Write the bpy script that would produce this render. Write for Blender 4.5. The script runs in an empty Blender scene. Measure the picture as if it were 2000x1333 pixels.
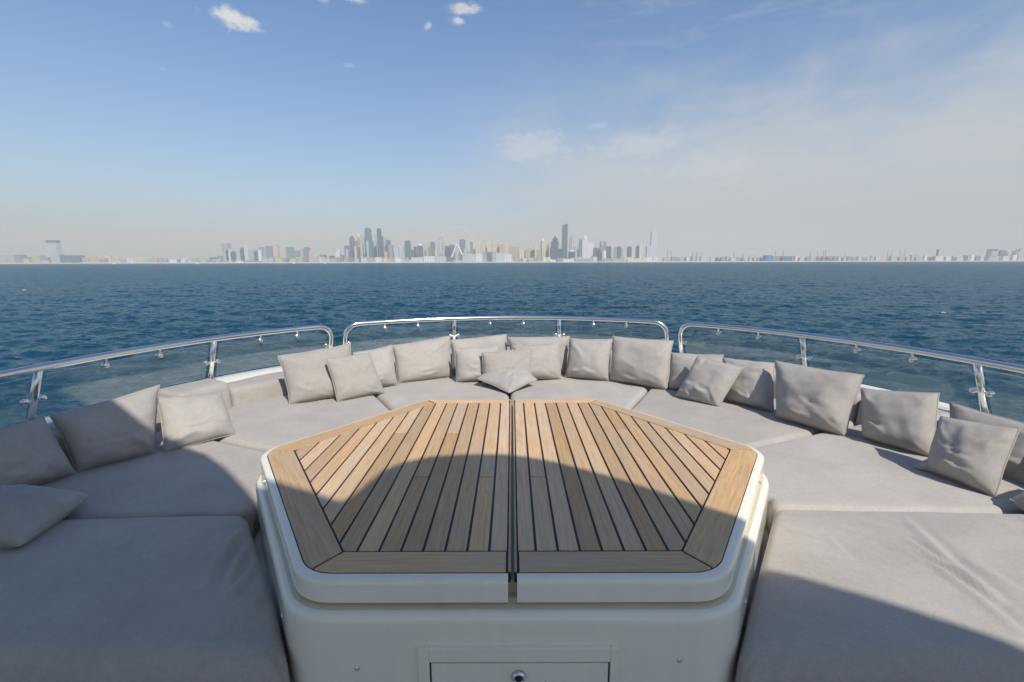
import bpy, bmesh, math, random
import numpy as np
from mathutils import Vector, Matrix, noise

rnd = random.Random(7)
scene = bpy.context.scene
col = scene.collection

# ------------------------------------------------------------------ camera, light, exposure
ZT = 5.75                      # height of the table top above the sea
HC = 0.75                      # camera above the table top
FPX = 900.0                    # focal length in photograph pixels (2000 wide)
PITCH = math.atan(154.5 / 900)
ROLL = math.radians(-0.14)
SUN_EL, SUN_AZ = 45.0, 30.0    # sun behind the viewer and to the right

cam_d = bpy.data.cameras.new('camera')
cam = bpy.data.objects.new('camera', cam_d)
col.objects.link(cam)
cam_d.sensor_width = 36.0
cam_d.lens = 36.0 * FPX / 2000.0
cam_d.clip_start = 0.05
cam_d.clip_end = 40000
cam.location = (0, 0, ZT + HC)
cam.rotation_euler = (Matrix.Rotation(math.pi / 2 - PITCH, 4, 'X') @ Matrix.Rotation(ROLL, 4, 'Z')).to_euler()
scene.camera = cam

scene.render.engine = 'CYCLES'
scene.cycles.use_denoising = True
scene.cycles.max_bounces = 8
scene.cycles.transparent_max_bounces = 12
scene.cycles.volume_bounces = 2
scene.cycles.caustics_reflective = False
scene.cycles.caustics_refractive = False
scene.view_settings.view_transform = 'Standard'
scene.view_settings.look = 'None'
scene.view_settings.gamma = 1.0
scene.view_settings.exposure = 0.0
scene.view_settings.use_curve_mapping = False

el, az = math.radians(SUN_EL), math.radians(SUN_AZ)
TO_SUN = Vector((math.sin(az) * math.cos(el), -math.cos(az) * math.cos(el), math.sin(el)))
sun_d = bpy.data.lights.new('sun', 'SUN')
sun_d.energy = 5.0
sun_d.angle = math.radians(0.53)
sun_d.color = (1.0, 0.935, 0.83)
sun = bpy.data.objects.new('sun', sun_d)
col.objects.link(sun)
sun.location = (20, -30, 60)
sun.rotation_euler = (-TO_SUN).to_track_quat('-Z', 'Y').to_euler()


def ray(x, y):
    """direction of a photograph pixel in the world"""
    u, v = (x - 1000) / FPX, -(y - 666.5) / FPX
    c, s = math.cos(ROLL), math.sin(ROLL)
    u, v = u * c - v * s, u * s + v * c
    return Vector((u, math.cos(PITCH) + v * math.sin(PITCH), -math.sin(PITCH) + v * math.cos(PITCH)))


def at(x, y, z):
    """point on the horizontal plane z (measured from the table top), in deck coordinates"""
    d = ray(x, y)
    return Vector((0, 0, HC)) + d * ((z - HC) / d.z)


world = bpy.data.worlds.new('World')
scene.world = world
world.use_nodes = True
wn, wl = world.node_tree.nodes, world.node_tree.links
wn.clear()


def build_world():
    out = wn.new('ShaderNodeOutputWorld')
    bg = wn.new('ShaderNodeBackground')
    bg.inputs['Strength'].default_value = 0.14
    wl.new(bg.outputs[0], out.inputs[0])
    sky = wn.new('ShaderNodeTexSky')
    sky.sky_type = 'NISHITA'
    sky.sun_disc = False
    sky.sun_elevation = el
    sky.sun_rotation = math.pi - az
    sky.altitude = 0
    sky.air_density = 1.0
    sky.dust_density = 0.7
    sky.ozone_density = 3.0
    tc = wn.new('ShaderNodeTexCoord')
    vec = tc.outputs['Generated']

    def math_n(op, a, b=None, c=None, clamp=False):
        n = wn.new('ShaderNodeMath')
        n.operation = op
        n.use_clamp = clamp
        for i, v in enumerate((a, b, c)):
            if v is None:
                continue
            if isinstance(v, (int, float)):
                n.inputs[i].default_value = v
            else:
                wl.new(v, n.inputs[i])
        return n.outputs[0]

    def dot(v):
        n = wn.new('ShaderNodeVectorMath')
        n.operation = 'DOT_PRODUCT'
        wl.new(vec, n.inputs[0])
        n.inputs[1].default_value = v
        return n.outputs['Value']

    def noise_n(scale, stretch, detail, rough, dist=0.0):
        m = wn.new('ShaderNodeMapping')
        m.inputs['Scale'].default_value = stretch
        wl.new(vec, m.inputs['Vector'])
        n = wn.new('ShaderNodeTexNoise')
        n.inputs['Scale'].default_value = scale
        n.inputs['Detail'].default_value = detail
        n.inputs['Roughness'].default_value = rough
        n.inputs['Distortion'].default_value = dist
        wl.new(m.outputs[0], n.inputs['Vector'])
        return n.outputs['Fac']

    def smooth(v, a, b):
        n = wn.new('ShaderNodeMapRange')
        n.interpolation_type = 'SMOOTHSTEP'
        wl.new(v, n.inputs['Value'])
        n.inputs['From Min'].default_value = a
        n.inputs['From Max'].default_value = b
        return n.outputs['Result']

    fine = noise_n(30.0, (1, 1, 2.0), 7, 0.58, 0.3)
    # small fair-weather clouds, each at its own place on the sky
    total = None
    for (px, py, rw, rh, amt) in ((460, 37, 33, 13, 1.0), (907, 18, 22, 9, 0.75), (893, 40, 13, 6, 0.75),
                                  (836, 49, 8, 5, 0.6), (692, -2, 18, 6, 0.7), (630, -3, 10, 5, .4),
                                  (325, 47, 8, 4, .2), (320, 136, 8, 3, .22), (684, 128, 10, 4, .22),
                                  (1165, 247, 20, 5, .25), (1045, 288, 52, 26, .42), (1250, 282, 75, 22, .34), (1380, 330, 90, 26, .25)):
        d = ray(px, py).normalized()
        right = Vector((d.y, -d.x, 0)).normalized()
        up = right.cross(d)
        k = 1.0 / (FPX * (1 + ((px - 1000) / FPX) ** 2) ** 0.5)
        a = math_n('DIVIDE', dot(right), rw * k)
        b = math_n('DIVIDE', dot(up), rh * k)
        r2 = math_n('ADD', math_n('MULTIPLY', a, a), math_n('MULTIPLY', b, b))
        r = math_n('SQRT', r2)
        r = math_n('ADD', r, math_n('MULTIPLY', math_n('SUBTRACT', fine, 0.5), 3.2))
        m = math_n('MULTIPLY', smooth(r, 1.35, 0.35), amt)
        front = math_n('GREATER_THAN', dot(d), 0.0)
        m = math_n('MULTIPLY', m, front)
        total = m if total is None else math_n('MAXIMUM', total, m)
    # high veil of cirrus over the right of the sky, going on outside the frame
    veil_dir = Vector((0.86, 0.50, 0.02)).normalized()
    veil = noise_n(2.6, (1, 1, 3.4), 7, 0.56, 0.6)
    elev = dot((0, 0, 1))
    curl = noise_n(5.5, (1, 1, 2.2), 8, 0.6, 0.5)
    vn = math_n('SUBTRACT', veil, 0.5)
    cn = math_n('SUBTRACT', curl, 0.5)
    side = smooth(math_n('ADD', dot(veil_dir), math_n('MULTIPLY', vn, 0.45)), 0.26, 0.74)
    low = smooth(math_n('ADD', elev, math_n('ADD', math_n('MULTIPLY', vn, 0.22), math_n('MULTIPLY', cn, 0.34))), 0.40, 0.12)
    vm = math_n('MULTIPLY', math_n('MULTIPLY', side, low), 0.86)
    wisps = noise_n(7.0, (1, 1, 5.0), 8, 0.6, 1.0)
    vm = math_n('MULTIPLY', vm, math_n('ADD', math_n('MULTIPLY', wisps, 0.5), 0.72))
    high = math_n('MULTIPLY', math_n('MULTIPLY', smooth(wisps, 0.46, 0.74), side), 0.20)
    vm = math_n('MAXIMUM', vm, high)
    # dusty air paling the sky towards the horizon, the same all round
    dust = math_n('MULTIPLY', math_n('EXPONENT', math_n('MULTIPLY', math_n('MAXIMUM', elev, 0.0), -5.5)), 0.95)

    def over(fac, a, color):
        mix = wn.new('ShaderNodeMix')
        mix.data_type = 'RGBA'
        wl.new(fac, mix.inputs['Factor'])
        wl.new(a, mix.inputs['A'])
        mix.inputs['B'].default_value = (*color, 1)
        return mix.outputs['Result']
    hs = wn.new('ShaderNodeHueSaturation')
    hs.inputs['Saturation'].default_value = 1.16
    hs.inputs['Value'].default_value = 1.12
    wl.new(sky.outputs[0], hs.inputs['Color'])
    c = over(dust, hs.outputs[0], (3.2, 3.2, 3.12))
    c = over(vm, c, (4.2, 4.4, 4.5))
    c = over(math_n('MINIMUM', total, 1.0), c, (5.2, 5.3, 5.4))
    wl.new(c, bg.inputs['Color'])


build_world()

# ------------------------------------------------------------------ helpers
DECK = Vector((0, 0, ZT))


def tag(o, label=None, cat=None, group=None, kind=None):
    if label: o['label'] = label
    if cat: o['category'] = cat
    if group: o['group'] = group
    if kind: o['kind'] = kind
    return o


def mesh(name, verts, faces, smooth=False):
    me = bpy.data.meshes.new(name)
    me.from_pydata([tuple(v) for v in verts], [], [tuple(f) for f in faces])
    me.update()
    if smooth:
        me.polygons.foreach_set('use_smooth', [True] * len(me.polygons))
    return me


def obj(name, me, mat, parent=None, loc=None):
    o = bpy.data.objects.new(name, me)
    col.objects.link(o)
    if mat is not None:
        if len(me.materials) == 0:
            me.materials.append(mat)
    if parent is not None:
        o.parent = parent
    if loc is not None:
        o.location = loc
    return o


def empty(name, loc):
    o = bpy.data.objects.new(name, None)
    o.empty_display_size = 0.2
    col.objects.link(o)
    o.location = loc
    return o


class MB:
    """collects simple shapes into one mesh"""
    def __init__(self):
        self.v, self.f = [], []

    def add(self, vs, fs):
        b = len(self.v)
        self.v += [Vector(p) for p in vs]
        self.f += [tuple(i + b for i in f) for f in fs]
        return self

    def box(self, x0, x1, y0, y1, z0, z1):
        return self.add([(x0, y0, z0), (x1, y0, z0), (x1, y1, z0), (x0, y1, z0),
                         (x0, y0, z1), (x1, y0, z1), (x1, y1, z1), (x0, y1, z1)],
                        [(3, 2, 1, 0), (4, 5, 6, 7), (0, 1, 5, 4), (1, 2, 6, 5), (2, 3, 7, 6), (3, 0, 4, 7)])

    def loft(self, rings, cap0=True, cap1=True, closed=True):
        n = len(rings[0])
        vs = [p for r in rings for p in r]
        fs = []
        for i in range(len(rings) - 1):
            for j in range(n if closed else n - 1):
                k = (j + 1) % n
                fs.append((i * n + j, i * n + k, (i + 1) * n + k, (i + 1) * n + j))
        if cap0: fs.append(tuple(reversed(range(n))))
        if cap1: fs.append(tuple((len(rings) - 1) * n + j for j in range(n)))
        return self.add(vs, fs)

    def tube(self, pts, r, n=10, caps=True):
        pts = [Vector(p) for p in pts]
        rings = []
        up = None
        for i, p in enumerate(pts):
            a = pts[max(i - 1, 0)]
            b = pts[min(i + 1, len(pts) - 1)]
            t = (b - a).normalized()
            if up is None:
                up = Vector((0, 0, 1)) if abs(t.z) < .9 else Vector((1, 0, 0))
            s = t.cross(up).normalized()
            up = s.cross(t).normalized()
            rr = r[i] if isinstance(r, (list, tuple)) else r
            rings.append([p + (s * math.cos(2 * math.pi * k / n) + up * math.sin(2 * math.pi * k / n)) * rr for k in range(n)])
        return self.loft(rings, caps, caps)

    def prism(self, poly, z0, z1):
        n = len(poly)
        return self.loft([[(p[0], p[1], z0) for p in poly], [(p[0], p[1], z1) for p in poly]])

    def off(self, d):
        self.v = [p + Vector(d) for p in self.v]
        return self

    def build(self, name, mat, parent=None, smooth=False, loc=None, ang=None):
        me = mesh(name, self.v, self.f, smooth)
        o = obj(name, me, mat, parent, loc)
        if ang is not None:
            me.polygons.foreach_set('use_smooth', [True] * len(me.polygons))
            me.set_sharp_from_angle(angle=math.radians(ang))
        return o


# ------------------------------------------------------------------ materials
def new_mat(name):
    m = bpy.data.materials.new(name)
    m.use_nodes = True
    nt = m.node_tree
    b = nt.nodes['Principled BSDF']
    return m, nt.nodes, nt.links, b


def coords(N, L, scale=(1, 1, 1), which='Object'):
    tc = N.new('ShaderNodeTexCoord')
    mp = N.new('ShaderNodeMapping')
    mp.inputs['Scale'].default_value = scale
    L.new(tc.outputs[which], mp.inputs['Vector'])
    return mp


def noise_tex(N, L, vec, scale, detail=4, rough=.55):
    n = N.new('ShaderNodeTexNoise')
    n.inputs['Scale'].default_value = scale
    n.inputs['Detail'].default_value = detail
    n.inputs['Roughness'].default_value = rough
    L.new(vec, n.inputs['Vector'])
    return n


def ramp(N, L, fac, stops):
    r = N.new('ShaderNodeValToRGB')
    e = r.color_ramp.elements
    e[0].position, e[0].color = stops[0][0], (*stops[0][1], 1)
    e[1].position, e[1].color = stops[-1][0], (*stops[-1][1], 1)
    for p, c in stops[1:-1]:
        q = e.new(p)
        q.color = (*c, 1)
    L.new(fac, r.inputs['Fac'])
    return r


def mixc(N, L, fac, a, b, mode='MIX'):
    m = N.new('ShaderNodeMix')
    m.data_type = 'RGBA'
    m.blend_type = mode
    for s, v in (('Factor', fac), ('A', a), ('B', b)):
        if isinstance(v, (int, float)):
            m.inputs[s].default_value = v
        elif isinstance(v, tuple):
            m.inputs[s].default_value = (*v, 1)
        else:
            L.new(v, m.inputs[s])
    return m.outputs['Result']


def bump(N, L, height, strength, dist, normal=None):
    b = N.new('ShaderNodeBump')
    b.inputs['Strength'].default_value = strength
    b.inputs['Distance'].default_value = dist
    L.new(height, b.inputs['Height'])
    if normal is not None:
        L.new(normal, b.inputs['Normal'])
    return b.outputs['Normal']


def mat_fabric(name, base, var=.06):
    m, N, L, B = new_mat(name)
    mp = coords(N, L)
    oi = N.new('ShaderNodeObjectInfo')
    add = N.new('ShaderNodeVectorMath')
    add.operation = 'ADD'
    comb = N.new('ShaderNodeCombineXYZ')
    mm = N.new('ShaderNodeMath'); mm.operation = 'MULTIPLY'; mm.inputs[1].default_value = 37.0
    L.new(oi.outputs['Random'], mm.inputs[0])
    L.new(mm.outputs[0], comb.inputs['X'])
    L.new(mp.outputs[0], add.inputs[0])
    L.new(comb.outputs[0], add.inputs[1])
    v = add.outputs[0]
    big = noise_tex(N, L, v, 5.0, 4, .5)
    nap = noise_tex(N, L, v, 190.0, 4, .75)
    mid = noise_tex(N, L, v, 46.0, 4, .65)
    lo = tuple(c * (1 - var * 1.6) for c in base)
    hi = tuple(min(1, c * (1 + var)) for c in base)
    c1 = ramp(N, L, big.outputs['Fac'], [(.28, lo), (.72, hi)]).outputs['Color']
    c2 = mixc(N, L, .30, c1, nap.outputs['Color'], 'OVERLAY')
    sat = N.new('ShaderNodeHueSaturation'); sat.inputs['Saturation'].default_value = 1.0
    rv = N.new('ShaderNodeMapRange')
    rv.inputs['To Min'].default_value = .93; rv.inputs['To Max'].default_value = 1.05
    L.new(oi.outputs['Random'], rv.inputs['Value'])
    L.new(rv.outputs[0], sat.inputs['Value'])
    bw = N.new('ShaderNodeRGBToBW')
    c3 = mixc(N, L, .13, c2, mid.outputs['Fac'], 'OVERLAY')
    L.new(c3, sat.inputs['Color'])
    L.new(sat.outputs[0], B.inputs['Base Color'])
    B.inputs['Roughness'].default_value = .95
    B.inputs['Specular IOR Level'].default_value = .12
    B.inputs['Sheen Weight'].default_value = .12
    B.inputs['Sheen Roughness'].default_value = .5
    n1 = bump(N, L, mid.outputs['Fac'], .25, .004)
    n2 = bump(N, L, nap.outputs['Fac'], .5, .0022, n1)
    L.new(n2, B.inputs['Normal'])
    return m


def mat_gel(name, base, rough=.22, dirt=.04):
    m, N, L, B = new_mat(name)
    mp = coords(N, L)
    n = noise_tex(N, L, mp.outputs[0], 3.0, 6, .65)
    n2 = noise_tex(N, L, mp.outputs[0], 40.0, 4, .6)
    c = ramp(N, L, n.outputs['Fac'], [(.3, tuple(x * (1 - dirt) for x in base)), (.7, base)]).outputs['Color']
    sm = coords(N, L, (22, 22, 2.2))
    streak = noise_tex(N, L, sm.outputs[0], 1.0, 5, .6)
    st = ramp(N, L, streak.outputs['Fac'], [(.26, (.955, .945, .925)), (.5, (1, 1, 1))]).outputs['Color']
    speck = noise_tex(N, L, mp.outputs[0], 95.0, 2, .5)
    sp = ramp(N, L, speck.outputs['Fac'], [(.22, (.62, .58, .5)), (.27, (1, 1, 1))]).outputs['Color']
    c = mixc(N, L, .8, c, st, 'MULTIPLY')
    c = mixc(N, L, .6, c, sp, 'MULTIPLY')
    L.new(c, B.inputs['Base Color'])
    r = N.new('ShaderNodeMapRange')
    r.inputs['To Min'].default_value = rough * .92; r.inputs['To Max'].default_value = rough * 1.15
    L.new(n2.outputs['Fac'], r.inputs['Value'])
    L.new(r.outputs[0], B.inputs['Roughness'])
    B.inputs['Coat Weight'].default_value = .5
    B.inputs['Coat Roughness'].default_value = .12
    return m


def mat_teak():
    m, N, L, B = new_mat('teak')
    tc = N.new('ShaderNodeTexCoord')
    oi = N.new('ShaderNodeObjectInfo')
    mul = N.new('ShaderNodeMath'); mul.operation = 'MULTIPLY'; mul.inputs[1].default_value = 91.0
    L.new(oi.outputs['Random'], mul.inputs[0])
    cb = N.new('ShaderNodeCombineXYZ')
    L.new(mul.outputs[0], cb.inputs['X']); L.new(mul.outputs[0], cb.inputs['Y'])
    ad = N.new('ShaderNodeVectorMath'); ad.operation = 'ADD'
    L.new(tc.outputs['Object'], ad.inputs[0]); L.new(cb.outputs[0], ad.inputs[1])

    def mapped(s):
        mp = N.new('ShaderNodeMapping'); mp.inputs['Scale'].default_value = s
        L.new(ad.outputs[0], mp.inputs['Vector'])
        return mp.outputs[0]
    g1 = noise_tex(N, L, mapped((130, 5, 5)), 1.0, 5, .62)
    g2 = noise_tex(N, L, mapped((420, 16, 16)), 1.0, 3, .6)
    blotch = noise_tex(N, L, mapped((7, 3.2, 3)), 1.0, 5, .6)
    spots = noise_tex(N, L, mapped((55, 30, 30)), 1.0, 2, .5)
    c1 = ramp(N, L, g1.outputs['Fac'], [(.22, (.40, .23, .108)), (.5, (.585, .366, .180)), (.78, (.71, .468, .25))]).outputs['Color']
    c2 = mixc(N, L, .38, c1, g2.outputs['Fac'], 'OVERLAY')
    grey = ramp(N, L, blotch.outputs['Fac'], [(.4, (0, 0, 0)), (.72, (1, 1, 1))]).outputs['Color']
    gm = N.new('ShaderNodeMath'); gm.operation = 'MULTIPLY'; gm.inputs[1].default_value = .6
    L.new(grey, gm.inputs[0])
    c3 = mixc(N, L, gm.outputs[0], c2, (.48, .395, .27))
    sp = ramp(N, L, spots.outputs['Fac'], [(.20, (.35, .3, .25)), (.27, (1, 1, 1))]).outputs['Color']
    c4 = mixc(N, L, .7, c3, sp, 'MULTIPLY')
    hs = N.new('ShaderNodeHueSaturation')
    rv = N.new('ShaderNodeMapRange'); rv.inputs['To Min'].default_value = .78; rv.inputs['To Max'].default_value = 1.11
    L.new(oi.outputs['Random'], rv.inputs['Value'])
    L.new(rv.outputs[0], hs.inputs['Value'])
    rs = N.new('ShaderNodeMapRange'); rs.inputs['To Min'].default_value = 1.0; rs.inputs['To Max'].default_value = .80
    m2 = N.new('ShaderNodeMath'); m2.operation = 'FRACT'
    m3 = N.new('ShaderNodeMath'); m3.operation = 'MULTIPLY'; m3.inputs[1].default_value = 7.31
    L.new(oi.outputs['Random'], m3.inputs[0]); L.new(m3.outputs[0], m2.inputs[0])
    L.new(m2.outputs[0], rs.inputs['Value'])
    L.new(rs.outputs[0], hs.inputs['Saturation'])
    L.new(c4, hs.inputs['Color'])
    L.new(hs.outputs[0], B.inputs['Base Color'])
    B.inputs['Roughness'].default_value = .62
    B.inputs['Specular IOR Level'].default_value = .3
    L.new(bump(N, L, g1.outputs['Fac'], .25, .0015), B.inputs['Normal'])
    return m


def mat_plain(name, base, rough=.5, metal=0.0, spec=.5):
    m, N, L, B = new_mat(name)
    mp = coords(N, L)
    n = noise_tex(N, L, mp.outputs[0], 9.0, 4, .6)
    c = ramp(N, L, n.outputs['Fac'], [(.3, tuple(x * .9 for x in base)), (.7, base)]).outputs['Color']
    L.new(c, B.inputs['Base Color'])
    B.inputs['Roughness'].default_value = rough
    B.inputs['Metallic'].default_value = metal
    B.inputs['Specular IOR Level'].default_value = spec
    return m


def mat_steel():
    m, N, L, B = new_mat('polished_steel')
    mp = coords(N, L)
    n = noise_tex(N, L, mp.outputs[0], 14.0, 5, .6)
    r = N.new('ShaderNodeMapRange'); r.inputs['To Min'].default_value = .14; r.inputs['To Max'].default_value = .28
    L.new(n.outputs['Fac'], r.inputs['Value']); L.new(r.outputs[0], B.inputs['Roughness'])
    B.inputs['Base Color'].default_value = (.78, .76, .73, 1)
    B.inputs['Metallic'].default_value = 1.0
    return m


def mat_glass():
    m, N, L, B = new_mat('rail_glass')
    out = N['Material Output']
    tr = N.new('ShaderNodeBsdfTransparent'); tr.inputs['Color'].default_value = (.93, .965, .955, 1)
    gl = N.new('ShaderNodeBsdfGlossy'); gl.inputs['Roughness'].default_value = .02
    gl.inputs['Color'].default_value = (1, 1, 1, 1)
    lw = N.new('ShaderNodeLayerWeight'); lw.inputs['Blend'].default_value = .5
    pw = N.new('ShaderNodeMath'); pw.operation = 'POWER'; pw.inputs[1].default_value = 5.0
    L.new(lw.outputs['Facing'], pw.inputs[0])
    fr = N.new('ShaderNodeMath'); fr.operation = 'MULTIPLY_ADD'; fr.inputs[1].default_value = .95; fr.inputs[2].default_value = .045
    L.new(pw.outputs[0], fr.inputs[0])
    mx = N.new('ShaderNodeMixShader')
    L.new(fr.outputs[0], mx.inputs[0]); L.new(tr.outputs[0], mx.inputs[1]); L.new(gl.outputs[0], mx.inputs[2])
    # thin patchy grey-green diffuse film over the pane
    mp = coords(N, L)
    n = noise_tex(N, L, mp.outputs[0], 2.5, 6, .65)
    rr = N.new('ShaderNodeMapRange'); rr.inputs['From Min'].default_value = .3; rr.inputs['From Max'].default_value = .75
    rr.inputs['To Min'].default_value = .02; rr.inputs['To Max'].default_value = .10
    L.new(n.outputs['Fac'], rr.inputs['Value'])
    df = N.new('ShaderNodeBsdfDiffuse'); df.inputs['Color'].default_value = (.46, .54, .54, 1)
    m2 = N.new('ShaderNodeMixShader')
    L.new(rr.outputs[0], m2.inputs[0]); L.new(mx.outputs[0], m2.inputs[1]); L.new(df.outputs[0], m2.inputs[2])
    L.new(m2.outputs[0], out.inputs['Surface'])
    return m


def mat_sea():
    m, N, L, B = new_mat('sea_water')
    geo = N.new('ShaderNodeNewGeometry')
    mp = N.new('ShaderNodeMapping'); mp.inputs['Scale'].default_value = (.75, 1.25, 1)
    mp.inputs['Rotation'].default_value = (0, 0, math.radians(14))
    L.new(geo.outputs['Position'], mp.inputs['Vector'])
    n3 = noise_tex(N, L, mp.outputs[0], .012, 4, .6)
    c = ramp(N, L, n3.outputs['Fac'], [(.3, (.003, .035, .065)), (.7, (.005, .049, .082))]).outputs['Color']
    L.new(c, B.inputs['Base Color'])
    B.inputs['Roughness'].default_value = .9
    B.inputs['Specular IOR Level'].default_value = 0
    # small waves as tilted facets: unfiltered, so that the far sea keeps its slopes
    acc = geo.outputs['Normal']
    for sc, amp, det in ((1.5, (.65, 1.1, 0), 5), (.42, (.50, .95, 0), 4), (6.0, (.45, .62, 0), 3)):
        q = noise_tex(N, L, mp.outputs[0], sc, det, .58)
        sb = N.new('ShaderNodeVectorMath'); sb.operation = 'SUBTRACT'; sb.inputs[1].default_value = (.5, .5, .5)
        L.new(q.outputs['Color'], sb.inputs[0])
        ml = N.new('ShaderNodeVectorMath'); ml.operation = 'MULTIPLY'; ml.inputs[1].default_value = amp
        L.new(sb.outputs[0], ml.inputs[0])
        ad = N.new('ShaderNodeVectorMath'); ad.operation = 'ADD'
        L.new(acc, ad.inputs[0]); L.new(ml.outputs[0], ad.inputs[1])
        acc = ad.outputs[0]
    nz = N.new('ShaderNodeVectorMath'); nz.operation = 'NORMALIZE'
    L.new(acc, nz.inputs[0])
    gl = N.new('ShaderNodeBsdfGlossy'); gl.inputs['Roughness'].default_value = .16
    gl.inputs['Color'].default_value = (.80, .94, 1.0, 1)
    L.new(nz.outputs[0], gl.inputs['Normal'])
    fz = N.new('ShaderNodeFresnel'); fz.inputs['IOR'].default_value = 1.33
    L.new(nz.outputs[0], fz.inputs['Normal'])
    fs = N.new('ShaderNodeMath'); fs.operation = 'MULTIPLY'; fs.inputs[1].default_value = .48
    L.new(fz.outputs[0], fs.inputs[0])
    ms = N.new('ShaderNodeMixShader')
    L.new(fs.outputs[0], ms.inputs[0]); L.new(B.outputs[0], ms.inputs[1]); L.new(gl.outputs[0], ms.inputs[2])
    L.new(ms.outputs[0], N['Material Output'].inputs['Surface'])
    return m


FABRIC = mat_fabric('pad_fabric', (.404, .375, .341))
PILLOW = mat_fabric('pillow_fabric', (.37, .345, .32))
GEL = mat_gel('white_gelcoat', (.86, .80, .675), .15)
GELY = mat_gel('yellowed_sealant', (.60, .56, .40), .45, .15)
TEAK = mat_teak()
CAULK = mat_plain('black_caulk', (.012, .013, .017), .5)
STEEL = mat_steel()
DARK = mat_plain('rubber_and_gap_shade', (.02, .02, .022), .6)
GLASS = mat_glass()
SEA = mat_sea()
WINDOW = mat_plain('tinted_window', (.02, .025, .03), .08)


# ------------------------------------------------------------------ the sea
def ocean_tile(n, size, seed, wind, vel, rms, cut):
    rs = np.random.RandomState(seed)
    k1 = np.fft.fftfreq(n, d=size / n) * 2 * np.pi
    kx, ky = np.meshgrid(k1, k1, indexing='ij')
    k = np.hypot(kx, ky)
    k[0, 0] = 1e-6
    Lw = vel * vel / 9.81
    cosf = (kx * wind[0] + ky * wind[1]) / k
    ph = np.exp(-1 / (k * Lw) ** 2) / k ** 4 * (0.12 + 0.88 * cosf ** 2) * np.exp(-(k * cut) ** 2)
    ph[0, 0] = 0
    h = (rs.normal(size=(n, n)) + 1j * rs.normal(size=(n, n))) * np.sqrt(ph)
    z = np.fft.ifft2(h).real
    s = rms / z.std()
    dx = np.fft.ifft2(-1j * kx / k * h).real * s
    dy = np.fft.ifft2(-1j * ky / k * h).real * s
    return z * s, dx, dy


def sample(a, size, x, y):
    n = a.shape[0]
    u = (x / size * n) % n
    v = (y / size * n) % n
    i = np.floor(u).astype(int) % n
    j = np.floor(v).astype(int) % n
    fu, fv = u - np.floor(u), v - np.floor(v)
    i1, j1 = (i + 1) % n, (j + 1) % n
    return (a[i, j] * (1 - fu) * (1 - fv) + a[i1, j] * fu * (1 - fv) + a[i, j1] * (1 - fu) * fv + a[i1, j1] * fu * fv)


def build_sea():
    nr = 640
    r = np.exp(np.linspace(math.log(6.0), math.log(9000.0), nr))
    dense = np.radians(np.linspace(-57, 57, 620))
    coarse = np.radians(np.linspace(57, 303, 34)[1:-1])
    th = np.concatenate([dense, coarse])
    nt = len(th)
    R, T = np.meshgrid(r, th, indexing='ij')
    X, Y = R * np.sin(T), R * np.cos(T)
    Z = np.zeros_like(X)
    DX, DY = np.zeros_like(X), np.zeros_like(X)
    for (n, size, seed, ang, vel, rms, cut, r0, r1) in ((512, 67.0, 3, 74, 2.25, .070, .10, 110, 300),
                                                        (512, 31.0, 9, 100, 1.35, .020, .05, 35, 100),
                                                        (256, 310.0, 5, 82, 4.6, .055, .9, 400, 1200)):
        w = (math.cos(math.radians(ang)), math.sin(math.radians(ang)))
        z, dx, dy = ocean_tile(n, size, seed, w, vel, rms, cut)
        c, s = math.cos(.31 * seed), math.sin(.31 * seed)
        xx, yy = X * c - Y * s, X * s + Y * c
        # keep wave direction in world space: tile axes are not rotated, only shifted
        xx, yy = X + 17.3 * seed, Y + 5.1 * seed
        f = np.clip((r1 - R) / (r1 - r0), 0, 1)
        Z += sample(z, size, xx, yy) * f
        DX += sample(dx, size, xx, yy) * f
        DY += sample(dy, size, xx, yy) * f
    X = X + DX * .8
    Y = Y + DY * .8
    verts = np.stack([X, Y, Z], -1).reshape(-1, 3)
    i = np.arange(nr - 1)[:, None]
    j = np.arange(nt)[None, :]
    j1 = (j + 1) % nt
    q = np.stack([i * nt + j, (i + 1) * nt + j, (i + 1) * nt + j1, i * nt + j1], -1).reshape(-1, 4)[:, ::-1]
    me = bpy.data.meshes.new('sea')
    me.vertices.add(len(verts))
    me.vertices.foreach_set('co', verts.astype(np.float32).ravel())
    me.loops.add(q.size)
    me.loops.foreach_set('vertex_index', q.astype(np.int32).ravel())
    me.polygons.add(len(q))
    me.polygons.foreach_set('loop_start', (np.arange(len(q)) * 4).astype(np.int32))
    me.polygons.foreach_set('use_smooth', np.ones(len(q), bool))
    me.update(calc_edges=True)
    me.validate()
    o = obj('sea', me, SEA)
    tag(o, kind='structure')


build_sea()


# ------------------------------------------------------------------ the far shore and its city
def ground_z(y):
    return 9.0 if y > 4420 else 0.0


def mat_land():
    m, N, L, B = new_mat('pale_sand')
    mp = coords(N, L)
    n = noise_tex(N, L, mp.outputs[0], .01, 5, .6)
    n2 = noise_tex(N, L, mp.outputs[0], .002, 3, .6)
    c = ramp(N, L, n.outputs['Fac'], [(.35, (.42, .38, .30)), (.6, (.62, .57, .47))]).outputs['Color']
    c2 = mixc(N, L, n2.outputs['Fac'], c, (.55, .52, .46))
    L.new(c2, B.inputs['Base Color'])
    B.inputs['Roughness'].default_value = .95
    return m


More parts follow.
